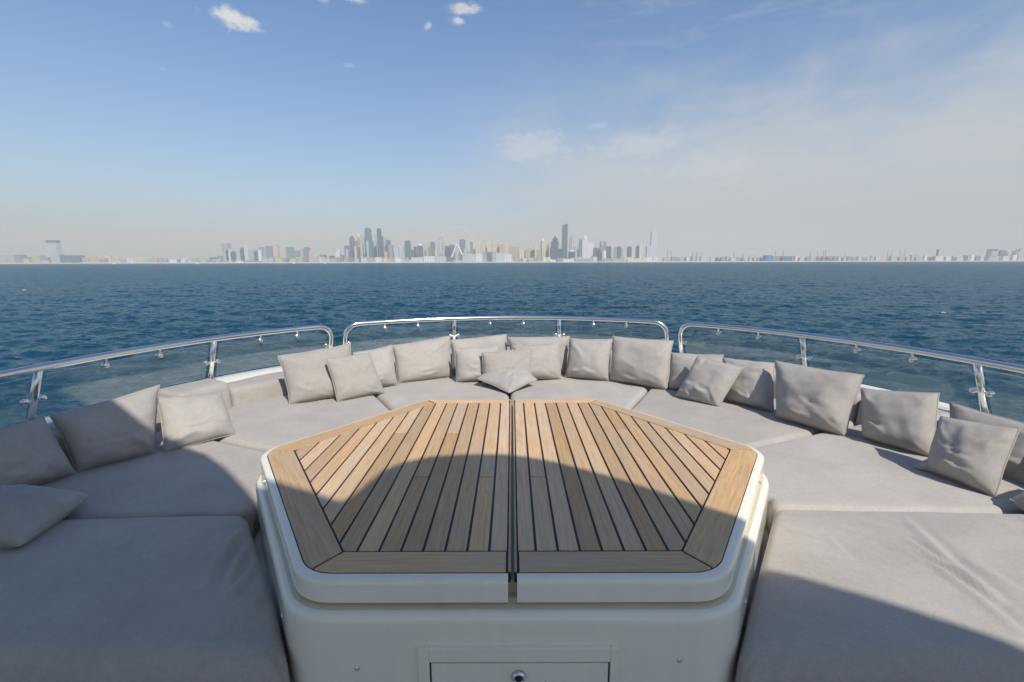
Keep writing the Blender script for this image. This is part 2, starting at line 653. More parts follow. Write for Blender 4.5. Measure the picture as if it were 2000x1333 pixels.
LAND = mat_land()
prof = [(4330, -2), (4400, 2.5), (4440, 8.5), (4600, 9.0), (8200, 9.0), (8200, -2)]
mb = MB()
xs = np.linspace(-8000, 8000, 81)
rings = []
for x in xs:
    wob = 25 * noise.noise(Vector((x * .0012, 3.1, 0))) + 10 * noise.noise(Vector((x * .006, 9.1, 0)))
    hz = 1 + .35 * noise.noise(Vector((x * .003, 1.7, 0)))
    lim = max(0.0, abs(x) - 3600) * 0
    rings.append([Vector((x, y + (wob if k < 4 else 0) , z * hz if k in (1, 2) else z)) for k, (y, z) in enumerate(prof)])
# the disc of sea ends at 9 km, so the land is kept inside it
for rr in rings:
    for p in rr:
        d = math.hypot(p.x, p.y)
        if d > 8900:
            p.y = max(3000 if False else p.y * 8900 / d, 4330) if p.y > 4600 else p.y
mb.loft(rings, True, True)
tag(mb.build('coast', LAND), kind='structure')


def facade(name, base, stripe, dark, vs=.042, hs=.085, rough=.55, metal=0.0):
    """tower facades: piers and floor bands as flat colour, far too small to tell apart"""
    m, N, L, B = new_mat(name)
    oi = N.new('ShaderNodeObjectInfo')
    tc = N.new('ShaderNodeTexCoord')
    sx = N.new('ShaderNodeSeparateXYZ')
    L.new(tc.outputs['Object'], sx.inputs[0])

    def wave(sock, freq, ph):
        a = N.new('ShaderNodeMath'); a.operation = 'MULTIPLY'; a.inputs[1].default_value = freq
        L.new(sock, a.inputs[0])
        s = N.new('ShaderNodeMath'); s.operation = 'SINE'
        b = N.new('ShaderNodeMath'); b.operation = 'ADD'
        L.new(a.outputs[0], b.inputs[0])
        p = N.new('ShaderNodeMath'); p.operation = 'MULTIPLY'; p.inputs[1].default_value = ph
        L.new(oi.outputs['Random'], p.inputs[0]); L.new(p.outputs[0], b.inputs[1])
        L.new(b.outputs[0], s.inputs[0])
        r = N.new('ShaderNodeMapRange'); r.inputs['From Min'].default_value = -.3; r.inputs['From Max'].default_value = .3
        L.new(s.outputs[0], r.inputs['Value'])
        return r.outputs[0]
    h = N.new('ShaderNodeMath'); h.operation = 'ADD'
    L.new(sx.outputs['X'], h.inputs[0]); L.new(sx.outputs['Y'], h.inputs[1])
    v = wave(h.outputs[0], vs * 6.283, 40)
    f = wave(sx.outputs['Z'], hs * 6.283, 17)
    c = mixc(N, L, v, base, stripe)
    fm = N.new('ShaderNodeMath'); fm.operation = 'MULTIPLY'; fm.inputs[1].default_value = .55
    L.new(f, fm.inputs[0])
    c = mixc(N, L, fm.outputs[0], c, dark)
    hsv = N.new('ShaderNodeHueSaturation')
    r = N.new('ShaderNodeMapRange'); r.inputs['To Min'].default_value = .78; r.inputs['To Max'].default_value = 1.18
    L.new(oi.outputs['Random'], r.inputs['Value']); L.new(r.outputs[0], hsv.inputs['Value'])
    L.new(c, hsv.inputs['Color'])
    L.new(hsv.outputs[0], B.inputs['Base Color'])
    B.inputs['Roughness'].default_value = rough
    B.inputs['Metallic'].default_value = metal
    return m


FM = {
    'c': facade('cream_facade', (.62, .54, .37), (.50, .43, .30), (.36, .31, .24)),
    'p': facade('peach_facade', (.60, .44, .32), (.50, .38, .29), (.36, .28, .23)),
    'b': facade('blue_glass_facade', (.055, .12, .17), (.10, .19, .25), (.04, .08, .12), .036, .08, .25),
    'd': facade('deep_blue_facade', (.03, .07, .12), (.05, .11, .17), (.02, .05, .09), .036, .08, .25),
    'g': facade('grey_facade', (.22, .24, .25), (.32, .33, .33), (.14, .16, .18)),
    'w': facade('white_facade', (.72, .71, .67), (.50, .54, .56), (.38, .42, .45)),
    't': facade('teal_facade', (.07, .15, .165), (.14, .22, .235), (.05, .10, .115)),
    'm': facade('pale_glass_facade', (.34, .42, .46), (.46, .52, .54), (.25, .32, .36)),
    's': facade('sand_facade', (.52, .45, .34), (.44, .39, .31), (.30, .27, .22)),
    'x': facade('bright_blue_cladding', (.05, .16, .42), (.05, .18, .46), (.04, .13, .36)),
}
WORD = {'c': 'cream', 'p': 'peach', 'b': 'blue glass', 'd': 'dark blue glass', 'g': 'grey', 'w': 'white',
        't': 'teal glass', 'm': 'pale glass', 's': 'sand coloured', 'x': 'bright blue'}
ROOF = mat_plain('pale_roof', (.66, .65, .60), .8)
GREYM = mat_plain('grey_steelwork', (.20, .22, .24), .6)
WHITEP = mat_plain('white_paint', (.80, .80, .78), .5)
GB = 8.0     # ground level under the buildings


def far_x(x, y, Y):
    d = ray(x, y)
    t = Y / d.y
    return d.x * t, ZT + HC + d.z * t


def ordinal(i):
    return ORD[i]


ORD = ['first', 'second', 'third', 'fourth', 'fifth', 'sixth', 'seventh', 'eighth', 'ninth', 'tenth', 'eleventh',
       'twelfth', 'thirteenth', 'fourteenth', 'fifteenth', 'sixteenth', 'seventeenth', 'eighteenth', 'nineteenth',
       'twentieth', 'twenty first', 'twenty second', 'twenty third', 'twenty fourth', 'twenty fifth', 'twenty sixth',
       'twenty seventh', 'twenty eighth', 'twenty ninth', 'thirtieth']
ORD += ['thirty ' + o for o in ORD[:9]] + ['fortieth'] + ['forty ' + o for o in ORD[:9]] + ['fiftieth']


def tower(x0, x1, yt, m, label, Y=None, style='flat', name='tower', cat='tower', group=None):
    Y = Y or 4560 + rnd.uniform(0, 320)
    X0, zt = far_x(x0, yt, Y)
    X1, _ = far_x(x1, yt, Y)
    w = X1 - X0
    dpt = max(14.0, min(w * rnd.uniform(.8, 1.2), 60))
    h = zt - GB
    hw, hd = w / 2, dpt / 2
    root = empty(name, ((X0 + X1) / 2, Y + hd, GB))
    tag(root, label, cat, group)
    fm = FM[m]

    def rect(s, z, cx=0.0, r=0.0):
        if r > 0:
            return [Vector((cx + hw * s * math.cos(a), hd * s * math.sin(a), z)) for a in
                    [2 * math.pi * k / 14 for k in range(14)]]
        return [Vector((cx - hw * s, -hd * s, z)), Vector((cx + hw * s, -hd * s, z)), Vector((cx + hw * s, hd * s, z)), Vector((cx - hw * s, hd * s, z))]
    M = MB()
    if style == 'taper':
        M.loft([rect(1.12, 0), rect(1.0, h * .5), rect(.9, h * .84), rect(.7, h * .93), rect(.5, h)])
    elif style == 'slim':
        M.loft([rect(1.12, 0), rect(1.05, h * .5), rect(1.0, h * .965), rect(.80, h * .966), rect(.78, h * .99), rect(.35, h * .991), rect(.33, h)])
    elif style == 'round':
        M.loft([rect(1, 0, 0, 1), rect(1, h, 0, 1)])
    elif style == 'dome':
        M.loft([rect(1, 0), rect(1, h * .86)])
    elif style == 'step':
        M.loft([rect(1, 0), rect(1, h * .8)])
    elif style == 'slant':
        a = rect(1, h)
        a[0].z -= h * .045; a[3].z -= h * .045
        M.loft([rect(1, 0), a])
    else:
        M.loft([rect(1, 0), rect(1, h * .975 if h > 50 else h)])
    M.build('facade', fm, root)
    if style == 'dome':
        D = MB()
        rings = []
        for k in range(6):
            a = k / 5 * math.pi / 2
            rings.append([Vector((hw * .92 * math.cos(a) * math.cos(t), hd * .92 * math.cos(a) * math.sin(t), h * .86 + h * .14 * math.sin(a))) for t in
                          [2 * math.pi * j / 14 for j in range(14)]])
        D.loft(rings, True, True)
        D.build('dome', ROOF, root, smooth=True)
    elif style == 'step':
        MB().box(-hw * .55, hw * .75, -hd * .8, hd * .8, h * .8, h * .93).build('upper_storeys', fm, root)
        MB().box(-hw * .15, hw * .35, -hd * .5, hd * .5, h * .93, h).build('crown', fm, root)
    elif style == 'cap':
        MB().box(-hw * 1.06, hw * 1.06, -hd * 1.06, hd * 1.06, h * .975, h).build('roof_slab', ROOF, root)
    elif style == 'frame':
        for s in (-1, 1):
            MB().box(s * hw * .8 - hw * .12, s * hw * .8 + hw * .12, -hd, hd, h * .975, h * 1.12).build('roof_pier', fm, root)
        MB().box(-hw, hw, -hd, hd, h * 1.12, h * 1.17).build('roof_beam', fm, root)
    elif style == 'mast':
        MB().box(-hw * .5, hw * .5, -hd * .5, hd * .5, h * .975, h).build('crown', fm, root)
        MB().tube([(0, 0, h * .98), (0, 0, h * 1.12)], [hw * .16, hw * .05], 6).build('mast', GREYM, root)
    elif style == 'flat' and h > 50:
        MB().box(-hw * .7, hw * .62, -hd * .6, hd * .6, h * .97, h).build('plant_room', fm if m not in 'cws' else ROOF, root)
    if h > 110 and m not in 'x':
        MB().box(-hw * 1.35, hw * 1.25, -hd * 1.5, hd * .6, 0, 14 + rnd.random() * 8).build('podium', FM[rnd.choice('wsmg')], root)
    return root


def series(items, phrase, group, Y=None, cat='tower'):
    """towers of one stretch of skyline, told apart by colour, height and order"""
    items = sorted(items, key=lambda t: t[0] + t[1])
    for i, it in enumerate(items):
        x0, x1, yt, m = it[:4]
        st = it[4] if len(it) > 4 else 'flat'
        lab = it[5] if len(it) > 5 else '%s %s, %s from the left %s' % (WORD[m], cat, ORD[i], phrase)
        tower(x0, x1, yt, m, lab, Y=it[6] if len(it) > 6 else Y, style=st, group=group, cat=cat,
              name='tower' if cat == 'tower' else 'apartment_block')


# far left
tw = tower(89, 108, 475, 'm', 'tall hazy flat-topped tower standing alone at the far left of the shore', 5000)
hx = [c for c in tw.children if c.name.startswith('facade')][0].dimensions
_z = far_x(98, 475, 5000)[1] - GB
_w = (far_x(109.5, 475, 5000)[0] - far_x(87.5, 475, 5000)[0]) / 2
for c in list(tw.children):
    if c.name.startswith('plant_room'):
        bpy.data.objects.remove(c)
MB().box(-_w * .85, _w * .85, -20, 20, _z * .975, _z + 12).build('neck', FM['m'], tw)
MB().box(-_w, _w, -30, 30, _z + 12, _z + 20).build('roof_slab', FM['b'], tw)
MB().box(-_w * .9, _w * .9, -24, 24, _z + 20, _z + 30).build('roof_rim', FM['b'], tw)
series([(0, 27, 499, 'm'), (28, 40, 498, 'g'), (41, 57, 503, 'g'), (60, 77, 499, 's'), (78, 95, 503, 'g'),
        (97, 115, 496, 'm'), (116, 136, 499, 'b'), (138, 155, 499, 'b')],
       'along the far left shore', 'blocks along the far left shore', 4520, 'block')
series([(157, 174, 503, 's'), (175, 189, 502, 'c'), (190, 200, 501, 'c'), (201, 214, 499, 'c'), (215, 234, 503, 'c'),
        (235, 261, 504, 'w'), (262, 279, 503, 'c'), (280, 296, 503, 'w'), (297, 312, 504, 's')],
       'in the low row right of the lone tower', 'low cream row on the left shore', 4540, 'block')
series([(432, 443.5, 475, 'm', 'cap'), (441, 452, 488, 'w'), (450, 460, 492, 'b'), (460, 470, 488, 'm', 'cap'), (468, 476, 484, 'b'),
        (474, 483, 480, 'w'), (484, 498, 488, 'm', 'cap'), (496, 503, 492, 'b'), (503, 509, 489, 'w'), (408, 426, 503, 'b'),
        (424, 433, 500, 'g')],
       'in the white-capped group left of the skyline', 'white-capped towers left of the skyline', 4600)
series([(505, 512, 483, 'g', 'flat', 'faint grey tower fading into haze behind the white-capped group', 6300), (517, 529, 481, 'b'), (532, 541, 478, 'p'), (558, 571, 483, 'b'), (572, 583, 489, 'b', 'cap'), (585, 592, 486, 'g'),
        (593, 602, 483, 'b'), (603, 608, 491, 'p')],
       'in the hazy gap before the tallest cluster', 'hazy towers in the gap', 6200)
series([(643, 651, 500, 'b'), (655, 663, 488, 'w', 'dome'), (664, 670, 498, 'g'), (624, 634, 498, 'g'), (617, 623, 499, 'c')],
       'just left of the tallest cluster', 'small towers left of the tallest cluster', 4700)
series([(672, 679, 480, 't'), (681, 690, 461, 'b', 'taper'), (691, 696, 481, 's'), (697, 702, 457, 's', 'dome', 'sand coloured tower with a small dome behind the pointed blue tower'), (702.5, 706.5, 456, 's'),
        (706, 712, 476, 'd'), (711.5, 722, 445, 'b', 'slim', 'tall blue tower with narrowed top, highest of the left cluster'),
        (720, 727, 472, 'b'), (724, 731, 465, 'm', 'dome'), (728, 734, 471, 'g'), (735.5, 743, 446, 'b', 'slim', 'slender blue tower just right of the highest in the left cluster'),
        (743, 750, 462, 'b'), (748, 754, 463, 'm'),
        (675, 679, 486, 'm'), (684, 688, 474, 'm'), (693, 697, 470, 'g'), (699, 703, 480, 'm'), (709, 713, 464, 'm'), (715, 719, 470, 'm'),
        (722.5, 726, 459, 'g'), (730, 733.5, 461, 'm'), (739, 743, 470, 'm'), (746, 749.5, 474, 'g'), (757, 760.5, 482, 'm'), (754, 761, 469, 't'), (759, 766, 478, 'g'), (751, 758, 492, 'p'), (763, 769, 494, 'p')],
       'in the tallest cluster left of the wheel', 'tallest cluster left of the wheel')
series([(770, 778, 481, 'm'), (778, 784, 480, 'w'), (784, 790, 482, 'm'), (790, 800, 470, 'b'), (802, 807, 488, 'b'), (808, 813, 482, 'd'),
        (814, 824, 476, 'b', 'dome'), (820.5, 828, 483, 'c'), (830, 838, 487, 'c', 'dome'), (832, 838, 479, 'p'), (840, 848, 473, 't'),
        (849, 854, 488, 'c'), (855, 863, 461, 'm', 'cap', 'tall pale twisting tower with white top beside the wheel'), (867, 876, 479, 's'), (869, 877, 481, 'd'), (878, 888, 478, 'b'),
        (897, 908, 468, 'b', 'flat', 'hazy blue tower seen behind the legs of the wheel', 5600)],
       'between tallest cluster and wheel', 'towers between the tallest cluster and the wheel')
series([(912, 920, 475, 'c'), (918, 923, 473, 'g'), (922, 928, 487, 's'), (928, 940, 473, 'c'), (939, 948, 475, 'c'), (944, 951, 482, 'c', 'dome'),
        (951, 961, 472, 'c'), (964, 970, 474, 'c'), (969, 976, 471, 'c'), (975, 984, 476, 'c'), (978, 983, 485, 'g'), (984, 993, 474, 'c'), (993, 997, 479, 's'),
        (996, 1000, 476, 'c'), (1000, 1007, 481, 's'), (1007, 1013, 482, 'c'), (1010, 1015, 494, 'd'), (1014, 1024, 488, 'c'), (1023, 1027, 490, 'g'),
        (1027, 1036, 486, 'c', 'mast'), (1036, 1039, 490, 'g'), (1039, 1047, 487, 'c'), (1044.5, 1052, 480, 'c'), (1050, 1056, 487, 's'),
        (1058.5, 1068, 472, 'c'), (1066, 1072, 476, 's'), (1072, 1077, 473, 'c')],
       'in the sandy cluster right of the wheel', 'sandy cluster right of the wheel')
tower(1056.5, 1064, 466, 't', 'teal tower with rounded top at the right end of the sandy cluster', 4900, 'dome')
tower(1077, 1091, 462, 'd', 'broad dark blue stepped tower just left of the tallest single tower', 4560, 'step')
tower(1090, 1096, 472, 'c', 'narrow cream tower squeezed between the stepped and the tallest tower', 4900)
tower(1091, 1100, 486, 'd', 'low dark blue block at the foot of the tallest tower', 4580)
tower(1099, 1109, 437, 'b', 'tallest single tower, slim dark blue with a slanted top', 4600, 'slant')
tower(1112.5, 1114.2, 465, 'g', 'thin grey spire tower just right of the tallest tower', 4900, 'mast')
tower(1115.6, 1117, 458, 'g', 'taller of the two thin spires right of the tallest tower', 4950, 'mast')
series([(1111, 1123, 489, 'd', 'dome'), (1121.5, 1130, 481, 'm'), (1128, 1132, 487, 'b'), (1131.5, 1137, 468, 't'), (1138, 1149, 461, 'w', 'dome', 'white tower crowned by a pale dome right of the tallest tower'),
        (1149, 1159, 474, 'w', 'cap', 'striped white tower with overhanging pale hood beside the domed tower'), (1160, 1166, 484, 'b'), (1167, 1172, 484, 'g'),
        (1173, 1184, 478, 'g', 'frame', 'grey tower with hollow frame on its roof'), (1176, 1185, 490, 'w', 'round', 'low white rounded tower before the hollow-framed one', 4520), (1183, 1194, 481, 'b'), (1194, 1201, 480, 'w'),
        (1200, 1205, 484, 'g'), (1205, 1214, 482, 'b'), (1213.5, 1217, 485, 's'), (1227, 1235, 482, 'b'), (1234, 1240, 483, 'm'), (1243, 1249, 481, 'd'), (1248.5, 1255, 477, 'w'),
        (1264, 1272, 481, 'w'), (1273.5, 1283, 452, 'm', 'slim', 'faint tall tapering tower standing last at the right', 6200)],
       'in the group right of the tallest tower', 'towers right of the tallest tower')
# white waterfront blocks below the wheel and the sandy cluster
series([(803, 826, 503, 'w'), (827, 849, 501, 'w'), (850, 871, 501, 'm'), (872, 886, 503, 't'), (903, 915, 494, 'm'), (915, 930, 496, 'm'),
        (930, 942, 496, 'w'), (942, 950, 491, 'm'), (951, 961, 493, 'b'), (961, 968, 492, 'm'), (968, 985, 494, 'm'), (985, 1000, 497, 'w'),
        (1100, 1121, 506, 'w'), (1122, 1160, 506, 'g'), (733, 744, 503, 'w'), (1196, 1216, 506, 's'), (1226, 1262, 506, 'c')],
       'along the waterfront below the towers', 'white waterfront blocks', 4470, 'block')


def wheel():
    Y = 4520
    cx, cz = far_x(893, 478.5, Y)
    R = far_x(926, 478.5, Y)[0] - cx
    root = empty('observation_wheel', (cx, Y, GB))
    tag(root, 'giant white observation wheel with tall splayed legs on the waterfront', 'ferris wheel')
    ch = cz - GB
    n = 72
    for s in (-1, 1):
        M = MB()
        M.tube([(R * math.cos(2 * math.pi * k / n), s * 5, ch + R * math.sin(2 * math.pi * k / n)) for k in range(n + 1)], 1.1, 6, False)
        M.build('rim', WHITEP, root)
    S = MB()
    for k in range(24):
        a = 2 * math.pi * k / 24
        S.tube([(3 * math.cos(a), 0, ch + 3 * math.sin(a)), (R * math.cos(a), 0, ch + R * math.sin(a))], .28, 4)
    S.build('spokes', WHITEP, root)
    MB().tube([(0, -14, ch), (0, 14, ch)], 6, 12).build('hub', WHITEP, root)
    for k in range(36):
        a = 2 * math.pi * (k + .5) / 36
        MB().box(-2.4, 2.4, -6, 6, -2.4, 2.4).off(((R + 4) * math.cos(a), 0, ch + (R + 4) * math.sin(a))).build('capsule', WHITEP, root)
    lx = 72
    for sx in (-1, 1):
        for sy in (-1, 1):
            MB().tube([(sx * lx, sy * 34, 0), (sx * 5, sy * 12, ch + 6)], [6.0, 4.4], 8).build('leg', WHITEP, root)
    MB().box(-95, 95, -30, 30, 0, 12).build('station', FM['w'], root)


wheel()
fill = []
for k in range(56):
    x = 668 + k * 10.6 + rnd.uniform(-3, 3)
    w = rnd.uniform(3.5, 7.5)
    yt = rnd.choice([rnd.uniform(484, 498), rnd.uniform(490, 500)])
    part = 'between the tallest cluster and the wheel' if x < 890 else ('behind the sandy cluster' if x < 1075 else 'behind the right-hand towers')
    m = rnd.choice('cspgmb') if x < 890 else (rnd.choice('cccsg') if x < 1075 else rnd.choice('wmgbs'))
    X0, zt = far_x(x, yt, 5250); X1, _ = far_x(x + w, yt, 5250)
    o = MB().box(-(X1 - X0) / 2, (X1 - X0) / 2, 0, 30, 0, zt - GB).box(-(X1 - X0) / 4, (X1 - X0) / 5, 6, 22, zt - GB - .5, zt - GB + 5)
    o = o.build('midrise_block', FM[m], None, loc=((X0 + X1) / 2, 5250 + rnd.uniform(0, 300), GB))
    fill.append((part, o.location.x / o.location.y, o))
for part in sorted(set(f[0] for f in fill)):
    for k, (_, _, o) in enumerate(sorted([f for f in fill if f[0] == part], key=lambda f: f[1])):
        tag(o, 'faint mid-height block %s, %s from left' % (part, ordinal(k)), 'building', 'mid-height blocks ' + part)

# low waterfront buildings that cannot be told apart
zones = [(0, 320, 506.5, 's', 'tiny low building in the hazy strip along the far left shore', 14, 502.5),
         (312, 432, 506, 'w', 'faint low building in the stretch left of the white-capped towers', 22, 503.5),
         (510, 672, 505, 's', 'small low building in the gap left of the tallest cluster', 26, 500.5),
         (672, 800, 505, 'p', 'small low building at the foot of the tallest cluster', 16, 501.5),
         (1000, 1290, 505.5, 'w', 'small low building along the beach below the right-hand towers', 30, 502),
         (1290, 1700, 505, 'g', 'low grey port shed on the flat shore right of the skyline', 48, 502),
         (1700, 2000, 505, 'm', 'low hazy industrial shed near the right end of the shore', 34, 500.5)]
for (xa, xb, yb, m, lab, n, yt0) in zones:
    made = []
    for k in range(n):
        w = rnd.uniform(3.5, 13)
        x = xa + (k + rnd.random() * .8) / n * (xb - xa - w)
        yt = rnd.uniform(yt0, yb) - (x - 1000) * .0024
        Y = rnd.uniform(4480, 4620)
        X0, zt = far_x(x, yt, Y); X1, _ = far_x(x + w, yt, Y)
        mm = rnd.choice([m, m, 's', 'w', 'g', 'm'])
        h = max(5.0, zt - GB)
        o = MB().box(-(X1 - X0) / 2, (X1 - X0) / 2, 0, rnd.uniform(15, 40), 0, h).build('low_building', FM[mm], None, loc=((X0 + X1) / 2, Y, GB))
        made.append((o.location.x, o, mm))
    for k, (_, o, mm) in enumerate(sorted(made, key=lambda t: t[0])):
        tag(o, '%s, %s from left' % (lab, ordinal(k)), 'building', lab)


# port: stacks, cranes, masts, tanks
def stack(x, yt, wpx, mat, label, Y=4560, name='chimney_stack', cat='chimney', group=None, base=None):
    X, zt = far_x(x, yt, Y)
    w = wpx / FPX * Y / 2
    h = zt - GB
    root = empty(name, (X, Y, GB))
    tag(root, label, cat, group)
    MB().tube([(0, 0, 0), (0, 0, h)], [w, w * .85], 10).build('shaft', mat, root)
    MB().tube([(0, 0, h), (0, 0, h + 2.5)], [w * 1.02, w * 1.02], 10).build('rim', mat, root)
    if base:
        MB().box(-w * base, w * base, -w * 2, w * 2, 0, h * .42).build('boiler_house', FM['g'], root)
    return root


for i, x in enumerate((1354, 1362, 1370.5)):
    stack(x, 494, 3.4, FM['m'], ['leftmost', 'middle', 'rightmost'][i] + ' of three stubby pale stacks at the port', group='three port stacks')
tower(1352, 1376, 501, 'm', 'pale boiler block under the three stubby stacks', 4600, name='boiler_house', cat='building')
stack(1832, 488, 4, FM['d'], 'dark square-shouldered chimney tower near the right end of the shore', base=2.6)
stack(1986, 487, 3, FM['s'], 'sandy chimney at the refinery on the right edge')
tower(1497, 1509, 499, 'x', 'bright blue shed standing out among the port buildings', 4520, name='blue_shed', cat='shed')
tower(1529, 1546, 501, 'b', 'dark blue grey block beside the port masts', 4540, name='port_block', cat='building')
tower(1938, 1951, 490, 'm', 'hazy refinery block with stepped frame at the right', 4800, 'frame', name='refinery_block', cat='building')
tower(1954, 1970, 489, 'b', 'hazy blue refinery block second from the right edge', 4800, 'step', name='refinery_block', cat='building')
tower(1990, 2012, 486, 'm', 'large pale refinery block cut by the right edge', 4800, 'step', name='refinery_block', cat='building')
tower(1929, 2010, 502, 'm', 'long low refinery deck under the hazy blocks at right', 4700, name='refinery_deck', cat='building')
for (x0, x1, yt, m, lab) in ((1893, 1902, 498, WHITEP, 'white storage tank near the right end of the shore'),
                             (1551, 1558, 501, ROOF, 'cream storage tank beside the blue grey port block')):
    Xa, zt = far_x(x0, yt, 4540); Xb, _ = far_x(x1, yt, 4540)
    r = (Xb - Xa) / 2
    root = empty('storage_tank', ((Xa + Xb) / 2, 4540, GB))
    tag(root, lab, 'tank', 'storage tanks')
    MB().tube([(0, 0, 0), (0, 0, zt - GB)], r, 20).build('shell', m, root)
    MB().tube([(0, 0, zt - GB), (0, 0, zt - GB + 3)], [r * 1.01, r * .2], 20).build('lid', m, root)


def mast(x, yt, lab, arm=0.0, Y=4520):
    X, zt = far_x(x, yt, Y)
    h = zt - GB
    root = empty('crane_mast', (X, Y, GB))
    tag(root, lab, 'crane', 'port masts and cranes')
    M = MB()
    for sx, sy in ((-1, -1), (1, -1), (1, 1), (-1, 1)):
        M.tube([(sx * 3.0, sy * 3.0, 0), (sx * 1.2, sy * 1.2, h)], .75, 4)
    for k in range(6):
        z = h * (k + .5) / 6
        w = 3.0 - 1.8 * z / h
        M.tube([(-w, -w, z), (w, -w, z + h / 12)], .4, 4)
    M.build('lattice_tower', GREYM, root)
    if arm:
        MB().tube([(-arm * .35, 0, h * .9), (arm, 0, h * .97)], .9, 4).build('jib', GREYM, root)
        MB().tube([(0, 0, h), (arm * .7, 0, h * .95)], .35, 4).build('stay', GREYM, root)
    MB().box(-7, 7, -7, 7, 0, 7).build('base', GREYM, root)


for i, (x, yt, arm) in enumerate([(1304, 489, 0), (1311, 490, 14), (1434, 495, 0), (1451, 496, 12), (1465, 498, 22), (1473, 498, -20), (1515, 491, 10),
                                  (1530, 490, 0), (1583, 491, 12), (1597, 492, -16), (1609, 489, 0), (1613, 489, 8), (1651, 496, 10), (1735, 487, 0), (1743, 487, 8),
                                  (1759, 487, 0), (1768, 488, -8), (1790, 496, 10)]):
    mast(x, yt, 'thin grey port mast or crane, %s from the left along the right shore' % ORD[i], arm)


# boats on the water near the shore
def boat(x, y, wpx, lab, name='motor_boat'):
    d = ray(x, y)
    t = -(ZT + HC) / d.z
    X, Y = d.x * t, d.y * t
    Ln = wpx / FPX * Y
    root = empty(name, (X, Y, 0))
    tag(root, lab, 'boat', 'small boats off the shore')
    h = Ln * .16
    hull = []
    for s, b in ((-.5, .8), (-.2, 1), (.15, .9), (.4, .45), (.52, .05)):
        hw = Ln * .13 * b
        hull.append([Vector((s * Ln, -hw, h)), Vector((s * Ln, hw, h)), Vector((s * Ln * .94, hw * .6, -.5)), Vector((s * Ln * .94, -hw * .6, -.5))])
    MB().loft(hull).build('hull', WHITEP, root)
    MB().box(-.3 * Ln, .15 * Ln, -.09 * Ln, .09 * Ln, h, h * 1.9).build('cabin', WHITEP, root)
    MB().box(-.2 * Ln, .05 * Ln, -.07 * Ln, .07 * Ln, h * 1.9, h * 2.5).build('flybridge', WHITEP, root)


boat(223, 516.2, 6, 'tiny white boat off the low cream row on the left')
boat(386, 515.8, 7, 'tiny white boat off the empty stretch left of the white-capped towers')
boat(574, 515.4, 5, 'tiny white boat off the gap left of the tallest cluster')
boat(635, 515.3, 5, 'tiny white boat just left of the tallest cluster')

# two small breaking crests
FOAM = mat_plain('white_foam', (.62, .66, .68), .8)
for (x, y, wpx, lab) in ((50, 568, 6, 'foam at far left'), (1843, 613, 6, 'foam at right')):
    d = ray(x, y)
    t = -(ZT + HC) / d.z
    X, Y = d.x * t, d.y * t
    w = wpx / FPX * Y
    M = MB()
    for k in range(9):
        a = rnd.uniform(-1, 1) * w * .5
        q = rnd.uniform(.08, .2) * w
        yy = rnd.uniform(-.5, .5) * w
        M.loft([[Vector((a + q * 1.6 * math.cos(v), yy + q * math.sin(v), .02)) for v in [6.283 * i / 7 for i in range(7)]],
                [Vector((a + q * .8 * math.cos(v), yy + q * .5 * math.sin(v), .12 + q * .35)) for v in [6.283 * i / 7 for i in range(7)]]])
    tag(M.build('whitecap', FOAM, None, smooth=True, loc=(X, Y, .05)), kind='stuff')

# air: a thin even haze over sea, yacht and city
HM = bpy.data.materials.new('haze_air')
HM.use_nodes = True
hn = HM.node_tree.nodes
hn.clear()
ho = hn.new('ShaderNodeOutputMaterial')
pv = hn.new('ShaderNodeVolumePrincipled')
pv.inputs['Color'].default_value = (.765, .74, .695, 1)
pv.inputs['Density'].default_value = 1.3e-4
pv.inputs['Anisotropy'].default_value = 0.0
HM.node_tree.links.new(pv.outputs[0], ho.inputs['Volume'])
hz = MB().box(-9700, 9700, -9700, 9700, -4, 440).build('haze', HM)
tag(hz, kind='stuff')

# ------------------------------------------------------------------ the yacht round the seating
CX, CY = .04, 1.92          # centre of the round foredeck
TQ = 2.5 * math.pi / 2


def ring_pt(t, R, z):
    """point at arc length t from the bow (at radius 2.5), radius R; straight aft of the half circle"""
    if abs(t) <= TQ:
        a = t / 2.5
        return Vector((CX + R * math.sin(a), CY + R * math.cos(a), z))
    s = 1 if t > 0 else -1
    return Vector((CX + s * R, CY - (abs(t) - TQ), z))


def lean_R(z):
    return 2.5 + (.22 - z) / .32 * .13


def surf(t, z, d=0.0):
    return ring_pt(t, lean_R(z) + d, z)


def t_of(x, y, z=.22):
    p = at(x, y, z)
    return 2.5 * math.atan2(p.x - CX, p.y - CY) if p.y > CY else (1 if p.x > CX else -1) * (TQ + CY - p.y)


yacht = empty('yacht', (0, 0, 0))
tag(yacht, 'white motor yacht whose rounded foredeck fills the foreground', 'yacht')
AFT = 9.5
ts = list(np.linspace(-TQ - AFT, -TQ, 14)) + list(np.linspace(-TQ, TQ, 97))[1:-1] + list(np.linspace(TQ, TQ + AFT, 14))


def sweep(profile, name, mat, ang=35, tlist=ts, cap=False):
    rings = [[ring_pt(t, R, z) + DECK for (R, z) in profile] for t in tlist]
    return MB().loft(rings, cap, cap).build(name, mat, yacht, ang=ang)


sweep([(2.44, -.72), (2.44, -.122), (2.447, -.106), (2.465, -.10), (2.70, -.10), (2.735, -.108), (2.75, -.13), (2.75, -.26), (2.70, -.30), (2.70, -.72)], 'coaming', GEL)
sweep([(2.70, -.34), (2.72, -.34), (2.66, -1.6), (2.55, -3.2), (2.2, -5.0), (1.2, -6.3), (1.1, -6.3), (2.0, -5.0), (2.4, -3.2), (2.5, -1.6)], 'hull', GEL)
dk = [ring_pt(t, 2.45, -.75) + DECK for t in ts]
MB().loft([[p + Vector((0, 0, -.05)) for p in dk], dk]).build('deck', mat_gel('deck_white', (.6, .6, .57), .6), yacht)
